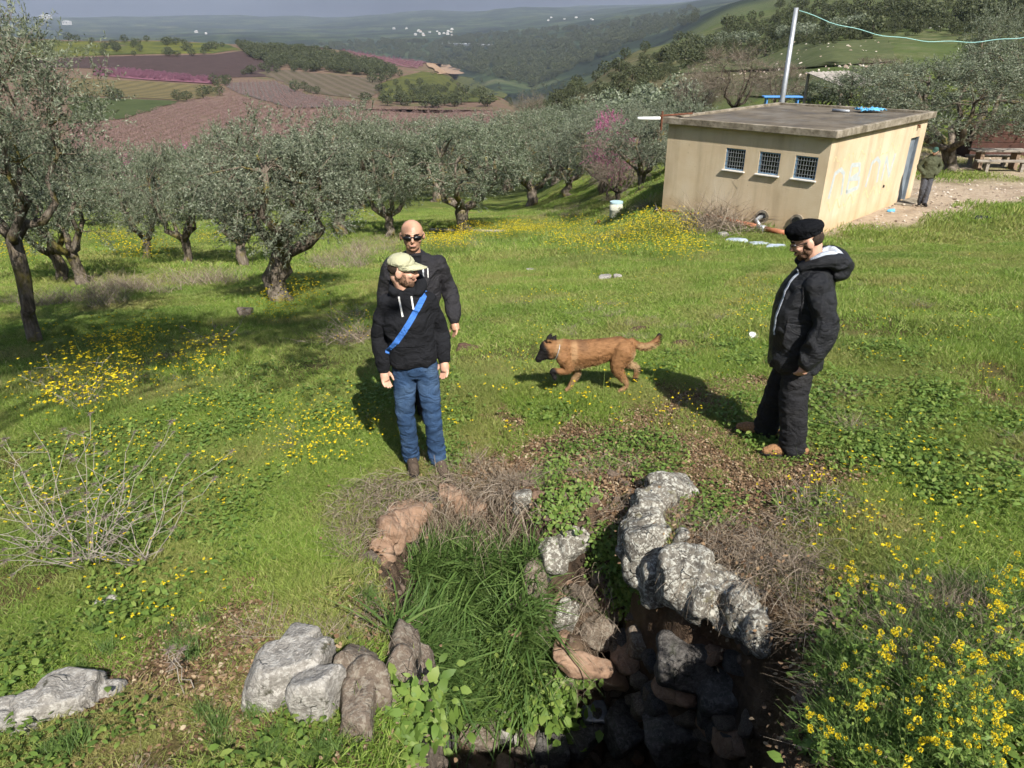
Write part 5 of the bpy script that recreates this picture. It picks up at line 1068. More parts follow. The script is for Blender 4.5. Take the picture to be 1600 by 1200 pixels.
A = P[(sel <= .0) & (rng.uniform(0, 1, len(P)) < .5) & (P[:, 0] > -.62)]; scatter('pit_weeds', 'bigweed', A, outward(len(A), .7), rng.uniform(.4, .7, len(A)), 'broad-leaved green weeds growing in the pit', 'weeds')
P = ellipses([(845, 1085, 45, 35, 46), (850, 1110, 30, 20, 16), (640, 1130, 30, 20, 24)], 1.5, 8); scatter('leafy_pit_plants', 'bigweed', P, outward(len(P), .5), rng.uniform(.5, .95, len(P)), 'bright leafy plants low in the middle of the pit', 'weeds')
P = ellipses([(900, 720, 80, 30, 10), (860, 760, 50, 40, 12), (960, 880, 30, 60, 24), (900, 750, 40, 20, 4), (1040, 720, 60, 30, 10), (1270, 800, 40, 30, 14), (1100, 800, 50, 40, 12), (1330, 690, 150, 50, 40), (700, 728, 14, 8, 5), (1210, 690, 40, 16, 12), (975, 690, 60, 20, 14)], 1.5, 9)
put('bank_weeds', 'weed', P, .5, .95, 'low green weeds creeping over the soil above the pit', 'weeds')
P = ellipses([(985, 900, 14, 45, 20), (1010, 900, 20, 40, 10), (880, 780, 60, 50, 16)], 1.5, 9); scatter('wall_weeds', 'bigweed', P, outward(len(P), .6), rng.uniform(.3, .6, len(P)), 'leafy weeds hanging on the pit wall', 'weeds')
# dead roots and straw hanging over the bank
def wisps(name, regs, label, ln=(.12, .34), down=1.0, wd=.004, mat=None, cat='dry grass', tm=9):
    P = ellipses(regs, 1.5, tm); n = len(P); d = unit(np.column_stack([rng.normal(0, .45, n), -.35 - np.abs(rng.normal(0, .35, n)), -down * rng.uniform(.1, 1.1, n) + .35])); L_n = rng.uniform(*ln, n)
    b = P + np.array([0, 0, .02]); t = b + d * L_n[:, None]; bend = np.column_stack([rng.normal(0, .03, n), rng.normal(0, .03, n), np.abs(rng.normal(.05, .03, n))])
    V, F = ribbons(b, t, np.full(n, wd), bend, 4); return tag(link(name, mesh_np(name, V, F, mat or M_dry)), label, cat, kind='stuff')
wisps('bank_roots', [(690, 770, 120, 26, 700), (620, 780, 80, 40, 500), (770, 800, 60, 55, 480), (700, 815, 60, 30, 200)], 'dry roots and dead grass hanging over the pit bank')
wisps('hollow_straw', [(1150, 880, 90, 60, 600), (1210, 900, 60, 40, 260), (900, 1000, 70, 80, 160), (940, 940, 40, 60, 130)], 'dead brown straw tangled over the right rim of the pit', (.1, .32), .7, .0032)
wisps('rim_brush', [(580, 800, 60, 45, 420), (1270, 790, 60, 30, 120), (1200, 850, 90, 50, 300), (600, 950, 60, 60, 140)], 'matted dry brush lying round the pit rim', (.1, .26), .3, .0032)
# ------------------------------------------------------------------ mustard plants, thistles, dead brush: one by one
M_stem = leafmat('green_stem', [(0, (.075, .13, .03)), (1, (.14, .19, .05))], .15)
def mustard(seed):
    r = np.random.default_rng(seed); mb = MB(); H = 1.0; heads = []; LVc = []; LVd = []
    def br(p, d, l, rad, lvl):
        n = 5; P = [p]; 
        for i in range(n):
            d = unit(d + r.normal(0, .10, 3) + np.array([0, 0, .05])); P.append(P[-1] + d * l / n)
        mb.tube(P, list(np.linspace(rad, rad * .45, n + 1)), 4, cap=False)
        for q in P[1:-1]:
            for _ in range(3 - lvl): LVc.append(q); LVd.append(unit(np.array([*r.normal(0, 1, 2), r.uniform(-.1, .5)])))
        if lvl < 2:
            for i in range(1, n):
                if r.random() < (.85 if lvl == 0 else .35): br(P[i], unit(d + np.array([*r.normal(0, .8, 2), .2])), l * r.uniform(.3, .55), rad * .6, lvl + 1)
        heads.append(P[-1])
    br(np.array([0, 0, -.03]), np.array([r.normal(0, .12), r.normal(0, .12), 1.]), .95, .0045, 0)
    c = np.array(LVc); d = np.array(LVd); n = len(c); hgt_ = 1.15 - c[:, 2]; ln = r.uniform(.04, .11, n) * np.clip(hgt_, .3, 1)
    lv = leaves6(c, d, unit(r.normal(0, .5, (n, 3)) + np.array([0, 0, 1])), ln, ln * .5)
    return mb.mesh('stem', M_stem), mesh_np('foliage', *lv, M_weed), heads
def flower_head(seed):
    r = np.random.default_rng(seed); n = 44; v = unit(r.normal(size=(n, 3))) * np.array([.016, .016, .018]); V, F = leaves(v + np.array([0, 0, .008]), unit(v + r.normal(0, .01, (n, 3))), unit(r.normal(size=(n, 3)) + np.array([0, 0, 1])), np.full(n, .014), np.full(n, .011)); return mesh_np('flower_head', V, F, M_yel)
MUS = [mustard(400 + i) for i in range(4)]; FH = [flower_head(410 + i) for i in range(3)]
def mustard_thing(p, s, i, label, group):
    st_, fo, hd = MUS[i % 4]; e = empty('mustard_plant', p, random.uniform(0, 6.28), label, 'wildflower', group); e.scale = (s, s, s); e.rotation_euler.x = random.uniform(-.12, .12)
    link('stem', st_, e); link('foliage', fo, e)
    for k, h in enumerate(hd):
        o = link('flower_head', FH[k % 3], e, Vector(h)); o.scale = (random.uniform(.35, .85) / s ** .5,) * 3
        if random.random() < .25: o.scale = (.25,) * 3
rm = random.Random(11); cnt = 0
for (cx, cy, rx, ry, n) in [(1320, 1150, 130, 70, 15), (1480, 1110, 130, 100, 15), (1320, 1010, 70, 70, 9), (1440, 940, 140, 80, 10), (1560, 980, 50, 100, 8), (1230, 1160, 40, 40, 7)]:
    for _ in range(n):
        a = rm.uniform(0, 6.283); q = math.sqrt(rm.random()); p = gp(cx + rx * q * math.cos(a), cy + ry * q * math.sin(a) + 70)
        if pit_sd([p.x], [p.y])[0] > -.03: continue
        mustard_thing(p, rm.uniform(.30, .55), cnt, 'branching yellow mustard plant in the thicket right of the pit', 'mustard plants right of the pit'); cnt += 1
P = ellipses([(1420, 1110, 200, 110, 150), (1480, 980, 110, 70, 40)], 1.4, 9); P = P[pit_sd(P[:, 0], P[:, 1]) < -.03]
put('thicket_grass', 'tall', P, .35, .7, 'tall green grass under the mustard thicket right of the pit', 'grass')
P = ellipses([(1400, 1080, 220, 130, 70), (1230, 1060, 30, 50, 6)], 1.4, 9); P = P[pit_sd(P[:, 0], P[:, 1]) < -.03]; put('thicket_weeds', 'bigweed', P, .45, .85, 'broad weeds under the mustard thicket right of the pit', 'weeds')
P = ellipses([(1440, 980, 150, 60, 26), (1500, 1040, 100, 90, 20)], 1.4, 9); P = P[pit_sd(P[:, 0], P[:, 1]) < -.2]; put('thicket_straw', 'dry', P, .35, .7, 'grey dead stalks among the mustard plants', 'dry grass')
P = ellipses([(60, 1170, 80, 30, 10), (480, 1185, 90, 15, 16), (220, 1010, 160, 60, 10), (340, 1140, 100, 40, 8), (575, 920, 25, 50, 14)], 1.4, 9); P = P[pit_sd(P[:, 0], P[:, 1]) < -.02]; put('corner_tufts', 'tall', P, .25, .5, 'taller grass tufts in the left foreground', 'grass')
def thistle(p, s, label, n=16, seed=0, spread=.8):
    r = np.random.default_rng(seed); e = empty('dead_thistle', p, 0, label, 'thistle'); mb = MB(); hd = []
    for i in range(n):
        a = r.uniform(0, 6.28); d = np.array([math.cos(a) * spread * r.uniform(.3, 1.2), math.sin(a) * spread * r.uniform(.3, 1), r.uniform(.5, 1.1)]); l = s * r.uniform(.5, 1.1)
        P = curve((r.normal(0, .03), r.normal(0, .03), -.03), unit(d) * l, (0, 0, .05 * s), 6, seed * 50 + i, .04); mb.tube(P, list(np.linspace(.0034, .0016, 6)), 4, cap=False); hd.append(P[-1])
        for k in (2, 3, 4):
            if r.random() < .6: q = P[k] + unit(np.array([*r.normal(0, 1, 2), .4])) * l * .22; mb.tube([P[k], q], [.0018, .0012], 3, cap=False); hd.append(q)
    mb.build('stalks', M_straw, e)
    for h in hd[::2]: link('seed_head', SH, e, Vector(h)).scale = (r.uniform(.6, 1.2),) * 3
M_straw = simple('bleached_stalk', (.27, .24, .20), .9, .1, .25, 10)
r_ = np.random.default_rng(8); n_ = 46; SH = mesh_np('seed_head', *ribbons(np.zeros((n_, 3)), unit(r_.normal(size=(n_, 3))) * r_.uniform(.018, .045, (n_, 1)), np.full(n_, .004), np.zeros((n_, 3)), 1, r_), simple('thistle_spine', (.20, .165, .14), .9, .1, .3, 10))
for (px, py, s, n, lb, sp) in [(140, 885, 1.0, 24, 'big dead thistle with spiky heads in the left foreground', .9), (225, 880, .95, 16, 'dead thistle leaning right beside the big one', 1.2), (60, 860, .85, 10, 'thin dead thistle at the left edge', .7), (300, 1080, .34, 2, 'single upright dead thistle stalk left of the pale rock', .15), (345, 545, .62, 8, 'bleached dead branch plant in the grass before the front olive', .8), (130, 640, .7, 12, 'tangle of dead stalks beside the yellow mustard patch', 1.1)]:
    g = gp(px, py); thistle(g, s, lb, n, px, sp)
def brush(px, py, s, label, seed, n=130):
    g = gp(px, py); r = np.random.default_rng(seed); b = np.column_stack([r.normal(0, s * .35, n), r.normal(0, s * .3, n), np.full(n, -.02)]); d = unit(np.column_stack([r.normal(0, 1, n), r.normal(0, 1, n), r.uniform(.1, 1, n)])); t = b + d * (s * r.uniform(.4, 1.1, (n, 1)))
    V, F = ribbons(b, t, np.full(n, .006 * s / .5), np.column_stack([r.normal(0, .06, n), r.normal(0, .06, n), r.uniform(0, .1, n)]) * s, 3, r); o = link('dead_brush', mesh_np('dead_brush', V, F, M_dry), None, g); tag(o, label, 'brush')
brush(550, 535, .62, 'grey dead brush heap left of the two standing men', 1, 240); brush(560, 500, .5, 'smaller dead brush behind the brush heap', 2, 120); brush(1112, 352, 1.5, 'brown dry shrub growing against the hut front', 3, 420); brush(1148, 356, 1.0, 'greenish dry shrub right of the brown shrub at the hut', 4, 260)
brush(1260, 800, .30, 'grey dead grass clump on the right rim below the right man', 5, 160); brush(960, 312, .9, 'dead brush piled at the left corner of the hut', 6, 300)
# ------------------------------------------------------------------ people and dog
from mathutils.bvhtree import BVHTree
def cloth(name, c, rough=.9, spec=.2, var=.25, weave=160, fade=None, sheen=0):
    m = Mat(name, rough, spec); n = m.noise(5, 5, .6); col_ = m.mix(m.rng(n, .3, .7), tuple(x * (1 - var) for x in c), tuple(x * (1 + var) for x in c))
    if fade: col_ = m.mix(m.rng(m.noise(3.2, 3), .5, .68, 0, .75), col_, fade)
    m.color(col_); m.bump(m.math('ADD', m.math('MULTIPLY', m.noise(weave, 2), .15), m.noise(5.5, 4, .55, stretch=(1, 1, 1.6), dist=1.6)), .8, .06)
    if sheen: m.b.inputs['Sheen Weight'].default_value = sheen
    return m.m
M_skin = Mat('skin', .5, .35); n = M_skin.noise(18, 4); M_skin.color(M_skin.mix(M_skin.rng(n, .3, .7), (.47, .26, .18), (.60, .36, .26))); M_skin.b.inputs['Subsurface Weight'].default_value = .08; M_skin.b.inputs['Subsurface Radius'].default_value = (.012, .005, .003); M_skin = M_skin.m
M_skin2 = simple('tanned_skin', (.46, .255, .165), .45, .4, .12, 18)
M_hood = cloth('black_sweatshirt', (.013, .0135, .016), .95, .15, .25, 220)
M_nyl = cloth('black_nylon', (.011, .012, .015), .52, .35, .25, 300); M_bomb = cloth('charcoal_jacket', (.020, .019, .022), .6, .3, .25, 260)
M_jean = cloth('blue_jeans', (.028, .060, .125), .85, .2, .3, 260, (.075, .125, .205)); M_blackp = cloth('black_trousers', (.017, .017, .019), .85, .2, .3, 200, (.040, .039, .040)); M_greyt = cloth('grey_trousers', (.075, .075, .085), .85, .2)
M_kcap = cloth('khaki_cap', (.47, .46, .30), .85, .2, .1, 260); M_beret = cloth('black_knit', (.006, .0065, .008), .95, .1, .2, 120); M_green = cloth('olive_jacket', (.070, .075, .042), .8, .2, .2); M_gcap = cloth('green_cap', (.04, .09, .07), .8, .2)
M_lining = cloth('pale_grey_lining', (.46, .50, .56), .7, .25, .1); M_strap = cloth('blue_strap', (.045, .16, .50), .6, .3, .1); M_cord = cloth('white_cord', (.75, .74, .70), .8)
M_hair = simple('dark_hair', (.030, .020, .014), .8, .2, .4, 60, .6, 200, .004); M_beard = Mat('beard', .85, .15); M_beard.color(M_beard.mix(M_beard.rng(M_beard.noise(120, 2), .4, .6), (.055, .032, .02), (.20, .115, .075))); M_beard = M_beard.m
M_stub = Mat('stubble', .8, .15); M_stub.color(M_stub.mix(M_stub.rng(M_stub.noise(140, 2), .4, .62), (.09, .05, .035), (.30, .165, .11))); M_stub = M_stub.m
M_lens = simple('dark_lens', (.006, .006, .007), .3, .4, .1); M_shoe = cloth('brown_hiking_shoe', (.085, .062, .045), .85, .2, .35, 90); M_boot = cloth('tan_boot', (.25, .135, .065), .8, .2, .25, 90); M_sole = simple('rubber_sole', (.014, .013, .013), .8, .2, .2); M_eye = simple('eye_white', (.34, .31, .28), .5, .5, .05); M_lip = simple('lips', (.36, .19, .145), .5, .3, .1)
def chain(mb, pts, rads, n=12, sub=4):
    """smooth limb through joints"""
    P = [Vector(p) for p in pts]; Q = []; Rr_ = []
    for i in range(len(P) - 1):
        p0, p1, p2, p3 = P[max(i - 1, 0)], P[i], P[i + 1], P[min(i + 2, len(P) - 1)]
        for k in range(sub):
            t = k / sub; Q.append(.5 * ((2 * p1) + (p2 - p0) * t + (2 * p0 - 5 * p1 + 4 * p2 - p3) * t * t + (3 * p1 - p0 - 3 * p2 + p3) * t ** 3)); Rr_.append(rads[i] * (1 - t) + rads[i + 1] * t if not hasattr(rads[i], '__len__') else tuple(a * (1 - t) + b * t for a, b in zip(rads[i], rads[i + 1])))
    Q.append(P[-1]); Rr_.append(rads[-1]); mb.tube(Q, Rr_, n)
    r0, r1 = Rr_[0], Rr_[-1]; f = lambda r: min(r) if hasattr(r, '__len__') else r
    mb.ell(Q[0], (f(r0),) * 3, None, 10, 6); mb.ell(Q[-1], (f(r1),) * 3, None, 10, 6); return mb
def torso(mb, rings, n=22):
    """rings (x,y,z,rx,ry) bottom to top"""
    rings = [np.array(r, float) for r in rings]; o = len(mb.V); pw = .85
    for x, y, z, rx, ry in rings:
        for k in range(n):
            t = 2 * math.pi * k / n; c, s = math.cos(t), math.sin(t); mb.V.append((x + rx * math.copysign(abs(c) ** pw, c), y + ry * math.copysign(abs(s) ** pw, s), z))
    for i in range(len(rings) - 1):
        for k in range(n): k2 = (k + 1) % n; mb.F.append((o + i * n + k, o + i * n + k2, o + (i + 1) * n + k2, o + (i + 1) * n + k))
    mb.F.append(tuple(o + k for k in range(n))[::-1]); mb.F.append(tuple(o + (len(rings) - 1) * n + k for k in range(n))); return mb
def hand(mb, wr, d, side, nrm, curl=.5, sc_=1.0):
    wr, d, nrm = Vector(wr), Vector(d).normalized(), Vector(nrm).normalized(); nrm = (nrm - d * nrm.dot(d)).normalized(); wv = d.cross(nrm) * side
    mb.tube([wr - d * .03, wr + d * .02 * sc_, wr + d * .06 * sc_, wr + d * .095 * sc_], [.026, (.021, .034), (.019, .042), (.016, .040)] if False else [.027 * sc_, .031 * sc_, .036 * sc_, .033 * sc_], 10)
    for i, (o_, l) in enumerate(((-.032, .060), (-.011, .074), (.011, .080), (.032, .072))):
        p = wr + d * .085 * sc_ + wv * o_ * sc_; P = [p]; dd = d.copy()
        for k in range(3): dd = (dd + nrm * curl * .55).normalized(); P.append(P[-1] + dd * l * sc_ * (.42, .33, .25)[k])
        mb.tube(P, [.0095 * sc_, .0095 * sc_, .0085 * sc_, .007 * sc_], 8)
    p = wr + d * .03 * sc_ + wv * .030 * sc_; P = [p, p + (d * .6 + wv * .55 + nrm * .3).normalized() * .035 * sc_]; P.append(P[-1] + (d * .9 + wv * .1 + nrm * .35).normalized() * .035 * sc_); P.append(P[-1] + (d * .9 - wv * .1 + nrm * .4).normalized() * .022 * sc_); mb.tube(P, [.014 * sc_, .012 * sc_, .010 * sc_, .008 * sc_], 8)
def head(mb, T):
    def e(c, r): mb.ell(T @ Vector(c), r, T.to_3x3(), 16, 10)
    e((0, .018, .028), (.076, .096, .094)); e((0, -.018, -.028), (.063, .076, .084)); e((0, -.028, -.075), (.051, .056, .042)); e((0, -.066, -.094), (.024, .02, .02)); e((0, -.072, .03), (.050, .020, .014)); e((0, .03, -.05), (.055, .06, .06))
    for s in (-1, 1): e((s * .078, .012, -.012), (.011, .026, .034)); e((s * .040, -.066, -.022), (.022, .020, .018))
    mb.tube([T @ Vector((0, -.084, .022)), T @ Vector((0, -.098, .0)), T @ Vector((0, -.110, -.020)), T @ Vector((0, -.096, -.034))], [.009, .012, .015, .012], 8)
    e((0, -.088, -.056), (.025, .013, .006)); e((0, -.087, -.068), (.022, .013, .008))
def fold(seed, amp=.007, fz=16, fxy=6):
    def fn(V, N_):
        a = vn3(V[:, 0] * fxy + V[:, 2] * 4, V[:, 1] * fxy - V[:, 2] * 3, V[:, 2] * fz * .6, seed); b = 1 - 2 * np.abs(vn3(V[:, 0] * fxy * 1.6 - V[:, 2] * 9, V[:, 1] * fxy * 1.6, V[:, 2] * fz * .9 + V[:, 0] * 8, seed + 3)); return V + N_ * (amp * (.6 * a + .7 * b))[:, None]
    return fn
def shoe(par, ank, yaw, mat, name='shoe', s=1.0):
    T = Matrix.Translation(ank) @ Matrix.Rotation(yaw, 4, 'Z'); z0 = -ank[2]
    mb = MB(); p = lambda x, y, z: T @ Vector((x * s, y * s, z)); P = [p(0, .085, z0 + .05), p(0, .03, z0 + .058), p(0, -.06, z0 + .055), p(0, -.14, z0 + .043), p(0, -.185, z0 + .035)]
    mb.tube(P, [.036, .042, .046, .048, .034], 12); mb.ell(P[0], (.036,) * 3); mb.ell(P[-1], (.040, .036, .030)); mb.tube([p(0, .04, z0 + .05), p(0, .03, z0 + .13)], [.048, .045], 12)
    o = link(name, remesh(mb, .009, 3, name, mat), par)
    mb = MB(); 
    for q in ((0, .075, .042), (0, -.02, .046), (0, -.11, .050), (0, -.17, .045)): mb.ell(p(q[0], q[1], z0 + .018), (q[2], .065, .019))
    link('sole', remesh(mb, .009, 1, 'sole', M_sole), o)
    mb = MB()
    for k in range(4): y = -.03 - .027 * k; mb.tube([p(-.022, y, z0 + .098 - .006 * k), p(0, y - .004, z0 + .107 - .007 * k), p(.022, y, z0 + .098 - .006 * k)], .004, 5)
    mb.build('laces', M_cord, o); return o
def ribbon_on(bvh, P, frm, wd, name, mat, par, off=.006, th=.004):
    """flat band laid on the clothes along P, seen from direction frm"""
    frm = Vector(frm).normalized(); pts = []
    for p in P:
        p = Vector(p); h = bvh.ray_cast(p + frm * 1.0, -frm, 2.0); pts.append((h[0] + h[1] * off) if h[0] is not None else p)
    mb = MB(); n = len(pts)
    for i in range(n):
        t = (pts[min(i + 1, n - 1)] - pts[max(i - 1, 0)]).normalized(); s = t.cross(frm).normalized() * wd / 2; nn_ = s.cross(t).normalized() * th / 2
        mb.V += [tuple(pts[i] - s - nn_), tuple(pts[i] + s - nn_), tuple(pts[i] + s + nn_), tuple(pts[i] - s + nn_)]
    for i in range(n - 1):
        for k in range(4): k2 = (k + 1) % 4; mb.F.append((i * 4 + k, i * 4 + k2, i * 4 + 4 + k2, i * 4 + 4 + k))
    mb.F += [(0, 1, 2, 3), ((n - 1) * 4 + 3, (n - 1) * 4 + 2, (n - 1) * 4 + 1, (n - 1) * 4)]; return mb.build(name, mat, par)
def bvh_of(me): return BVHTree.FromPolygons([v.co.copy() for v in me.vertices], [tuple(p.vertices) for p in me.polygons])
def hd_T(c, yaw, pitch, roll=0): return Matrix.Translation(c) @ Matrix.Rotation(yaw, 4, 'Z') @ Matrix.Rotation(roll, 4, 'Y') @ Matrix.Rotation(pitch, 4, 'X')
def face_parts(par, T, hair=True, brow=M_hair, eyes=True):
    for s in (-1, 1):
        if eyes:
            o = MB().ell(T @ Vector((s * .030, -.078, .008)), (.014, .011, .010), T.to_3x3()).build('eye', M_eye, par, True); MB().ell(T @ Vector((s * .030, -.088, .007)), (.006, .003, .006), T.to_3x3(), 8, 6).build('iris', M_hair, o)
        MB().tube([T @ Vector((s * .048, -.076, .030)), T @ Vector((s * .030, -.092, .034)), T @ Vector((s * .012, -.094, .030))], [.004, .006, .005], 6).build('eyebrow', brow, par)
    MB().ell(T @ Vector((0, -.098, -.060)), (.022, .006, .008), T.to_3x3()).build('mouth', M_lip, par, True)
def beard(par, T, mat, full=True):
    mb = MB()
    def e(c, r): mb.ell(T @ Vector(c), r, T.to_3x3(), 16, 10)
    e((0, -.032, -.080), (.056, .058, .040)); e((0, -.066, -.096), (.030, .026, .024))
    for s in (-1, 1): e((s * .052, -.012, -.045), (.017, .032, .045)); e((s * .022, -.086, -.046), (.018, .014, .006))
    link('beard', remesh(mb, .007, 2, 'beard', mat, fold(5, .003, 90, 90)), par)
def person(label, px, py, ytop, Hd, yaw, J, build):
    g = gp(px, py); s = (g.y * slope(ytop) - g.z) / Hd; e = empty('person', g, yaw, label, 'person'); e.scale = (s, s, s); print('PERSON', label[:20], g, round(s, 3)); build(e, J, s, g); return e
def core(par, J, T, skin, vox=.007, hands=(True, True), curl=.5):
    mb = MB(); head(mb, T); nb_ = Vector(J['neck']); mb.tube([nb_ - Vector((0, 0, .06)), nb_, T @ Vector((0, .03, -.05))], [.07, .060, .056], 12)
    torso(mb, [(J['pel'][0], J['pel'][1], J['pel'][2] - .08, .12, .09), (J['pel'][0], J['pel'][1], J['pel'][2] + .12, .12, .085), (J['chest'][0], J['chest'][1], J['chest'][2], .14, .095), (nb_.x, nb_.y, nb_.z - .05, .10, .07)])
    for S, sd_ in (('R', -1), ('L', 1)):
        chain(mb, [J['sh' + S], J['el' + S], J['wr' + S]], [.050, .042, .029]); chain(mb, [J['hip' + S], J['kn' + S], J['an' + S]], [.075, .055, .042])
        if hands[0 if S == 'R' else 1]: hand(mb, J['wr' + S], J['hd' + S], sd_, J['hn' + S], curl)
    return link('body', remesh(mb, vox, 2, 'body', skin), par)
def sleeves(mb, J, r0, r1, r2, bunch=.006):
    for S in 'RL':
        nk = Vector(J['neck']); s_ = Vector(J['sh' + S]); chain(mb, [nk.lerp(s_, .3) + Vector((0, 0, -.015)), nk.lerp(s_, .65) + Vector((0, 0, -.02)), s_], [.052, .062, r0])
        sh_, el, wr = Vector(J['sh' + S]), Vector(J['el' + S]), Vector(J['wr' + S]); chain(mb, [sh_, sh_.lerp(el, .5), el, el.lerp(wr, .5), wr - (wr - el).normalized() * .005], [r0, (r0 + r1) / 2, r1, (r1 + r2) / 2 + bunch, r2])
def trousers(par, J, mat, name, rt=.092, rk=.070, ra=.066, seed=3, waist=.14, top=.12):
    mb = MB(); p = Vector(J['pel']); torso(mb, [(p.x, p.y, p.z - .13, waist * .85, .09), (p.x, p.y, p.z - .05, waist * 1.05, .115), (p.x, p.y, p.z + top, waist, .105)])
    for S in 'RL':
        h, k, a = Vector(J['hip' + S]), Vector(J['kn' + S]), Vector(J['an' + S]); chain(mb, [h, h.lerp(k, .5), k, k.lerp(a, .5), a + Vector((0, 0, -.035))], [rt, rt * .93, rk, (rk + ra) / 2 + .003, ra])
    def fn(V, N_):
        V = fold(seed, .005, 5, 6)(V, N_); za = min(J['anR'][2], J['anL'][2]); zk = J['knR'][2]
        b = np.exp(-((V[:, 2] - za - .04) / .10) ** 2) + .7 * np.exp(-((V[:, 2] - zk) / .10) ** 2) + .4; w1 = 1 - 2 * np.abs(vn3(V[:, 0] * 9 + V[:, 2] * 9, V[:, 1] * 9 - V[:, 2] * 6, V[:, 2] * 24, seed + 7)); return V + N_ * (.008 * b * w1)[:, None]
    return link(name, remesh(mb, .011, 3, name, mat, fn), par)
def cap(par, T, mat, brimdir=0, dome=(.084, .102, .078), c=(0, .012, .046), brim=.088, tip=-.02, name='cap'):
    mb = MB(); nu, nv = 24, 9; V = []
    for j in range(nv):
        ph = math.pi / 2 * j / (nv - 1) * .999
        for i in range(nu): t = 2 * math.pi * i / nu; V.append(T @ Vector((c[0] + dome[0] * math.cos(t) * math.cos(ph), c[1] + dome[1] * math.sin(t) * math.cos(ph), c[2] + dome[2] * math.sin(ph))))
    mb.add(V, [(j * nu + i, j * nu + (i + 1) % nu, (j + 1) * nu + (i + 1) % nu, (j + 1) * nu + i) for j in range(nv - 1) for i in range(nu)]); o = mb.build(name, mat, par, True); o.modifiers.new('s', 'SOLIDIFY').thickness = .005
    mb = MB(); nn_ = 15; V = []
    for j in range(4):
        for i in range(nn_):
            a = math.pi + (i / (nn_ - 1)) * math.pi; q = j / 3; x = math.cos(a); y = math.sin(a)
            V.append(T @ Vector((c[0] + x * dome[0] * (1.0 - .10 * q), c[1] + y * (dome[1] * .99 + brim * q * max(0, abs(y)) ** .6) , c[2] + .004 + tip * q - .016 * q * x * x)))
    mb.add(V, [(j * nn_ + i, j * nn_ + i + 1, (j + 1) * nn_ + i + 1, (j + 1) * nn_ + i) for j in range(3) for i in range(nn_ - 1)]); b = mb.build('brim', mat, o, True); b.modifiers.new('s', 'SOLIDIFY').thickness = .006
    MB().ell(T @ Vector((c[0], c[1], c[2] + dome[2] + .002)), (.008, .008, .005)).build('button', mat, o); return o

# --- young man in the khaki cap
def young(e, J, s, g):
    T = hd_T((-.035, -.035, 1.665), R(80), R(8)); core(e, J, T, M_skin); face_parts(e, T); beard(e, T, M_beard)
    mb = MB().ell(T @ Vector((0, .035, .012)), (.080, .078, .058), T.to_3x3()); link('hair', remesh(mb, .008, 1, 'hair', M_hair, fold(4, .003, 70, 70)), e); cap(e, T @ Matrix.Rotation(R(-4), 4, 'X'), M_kcap)
    mb = MB(); torso(mb, [(-.01, 0, .93, .165, .125), (-.01, 0, .965, .178, .138), (-.015, -.01, 1.10, .172, .132), (-.02, -.01, 1.30, .186, .135), (-.025, 0, 1.42, .178, .115), (-.025, .01, 1.49, .115, .088), (-.025, .012, 1.535, .075, .075)]); sleeves(mb, J, .072, .057, .046, .006)
    chain(mb, [(-.105, -.065, 1.50), (-.125, .01, 1.53), (-.09, .085, 1.55), (-.02, .115, 1.53), (.06, .085, 1.55), (.085, .01, 1.53), (.06, -.065, 1.50)], [.030, .036, .045, .05, .045, .036, .030])
    for S in 'RL': wr = Vector(J['wr' + S]); d = (wr - Vector(J['el' + S])).normalized(); mb.tube([wr - d * .06, wr - d * .01], .045, 14)
    me = remesh(mb, .010, 1, 'hoodie', M_hood, fold(11, .014, 12, 6)); link('hoodie', me, e); bv = bvh_of(me); P = [Vector((.115, -.02, 1.49)).lerp(Vector((-.20, -.02, 1.03)), t) for t in np.linspace(0, 1, 22)]
    ribbon_on(bv, P, (.1, -1, .15), .042, 'sling_strap', M_strap, e, .004, .006)
    for x0, x1, z1 in ((-.075, -.055, 1.335), (.015, .025, 1.385)): ribbon_on(bv, [Vector((x0 + (x1 - x0) * t, 0, 1.475 + (z1 - 1.475) * t)) for t in np.linspace(0, 1, 7)], (0, -1, .1), .012, 'drawstring', M_cord, e, .004, .010)
    ribbon_on(bv, [Vector((x, 0, 1.12 - .0 * abs(x))) for x in np.linspace(-.12, .09, 8)], (0, -1, 0), .008, 'pocket_seam', M_hood, e, .005)
    trousers(e, J, M_jean, 'jeans', .090, .068, .064, 3, .145); shoe(e, J['anR'], R(8), M_shoe); shoe(e, J['anL'], R(18), M_shoe)
A = dict(pel=(0, 0, .95), chest=(-.02, 0, 1.28), neck=(-.03, -.005, 1.50), shR=(-.175, .0, 1.405), elR=(-.25, .03, 1.155), wrR=(-.235, -.06, .915), hdR=(.10, -.25, -1), hnR=(.6, -.6, 0), shL=(.125, .0, 1.405), elL=(.205, .045, 1.17), wrL=(.225, -.02, .95), hdL=(.0, -.25, -1), hnL=(-.5, -.6, 0),
         hipR=(-.085, 0, .90), knR=(-.10, -.03, .50), anR=(-.085, .03, .10), hipL=(.085, 0, .90), knL=(.105, -.06, .50), anL=(.13, -.035, .10))
person('young man in black hoodie, jeans and khaki cap with blue strap', 660, 727, 388, 1.805, R(6), A, young)
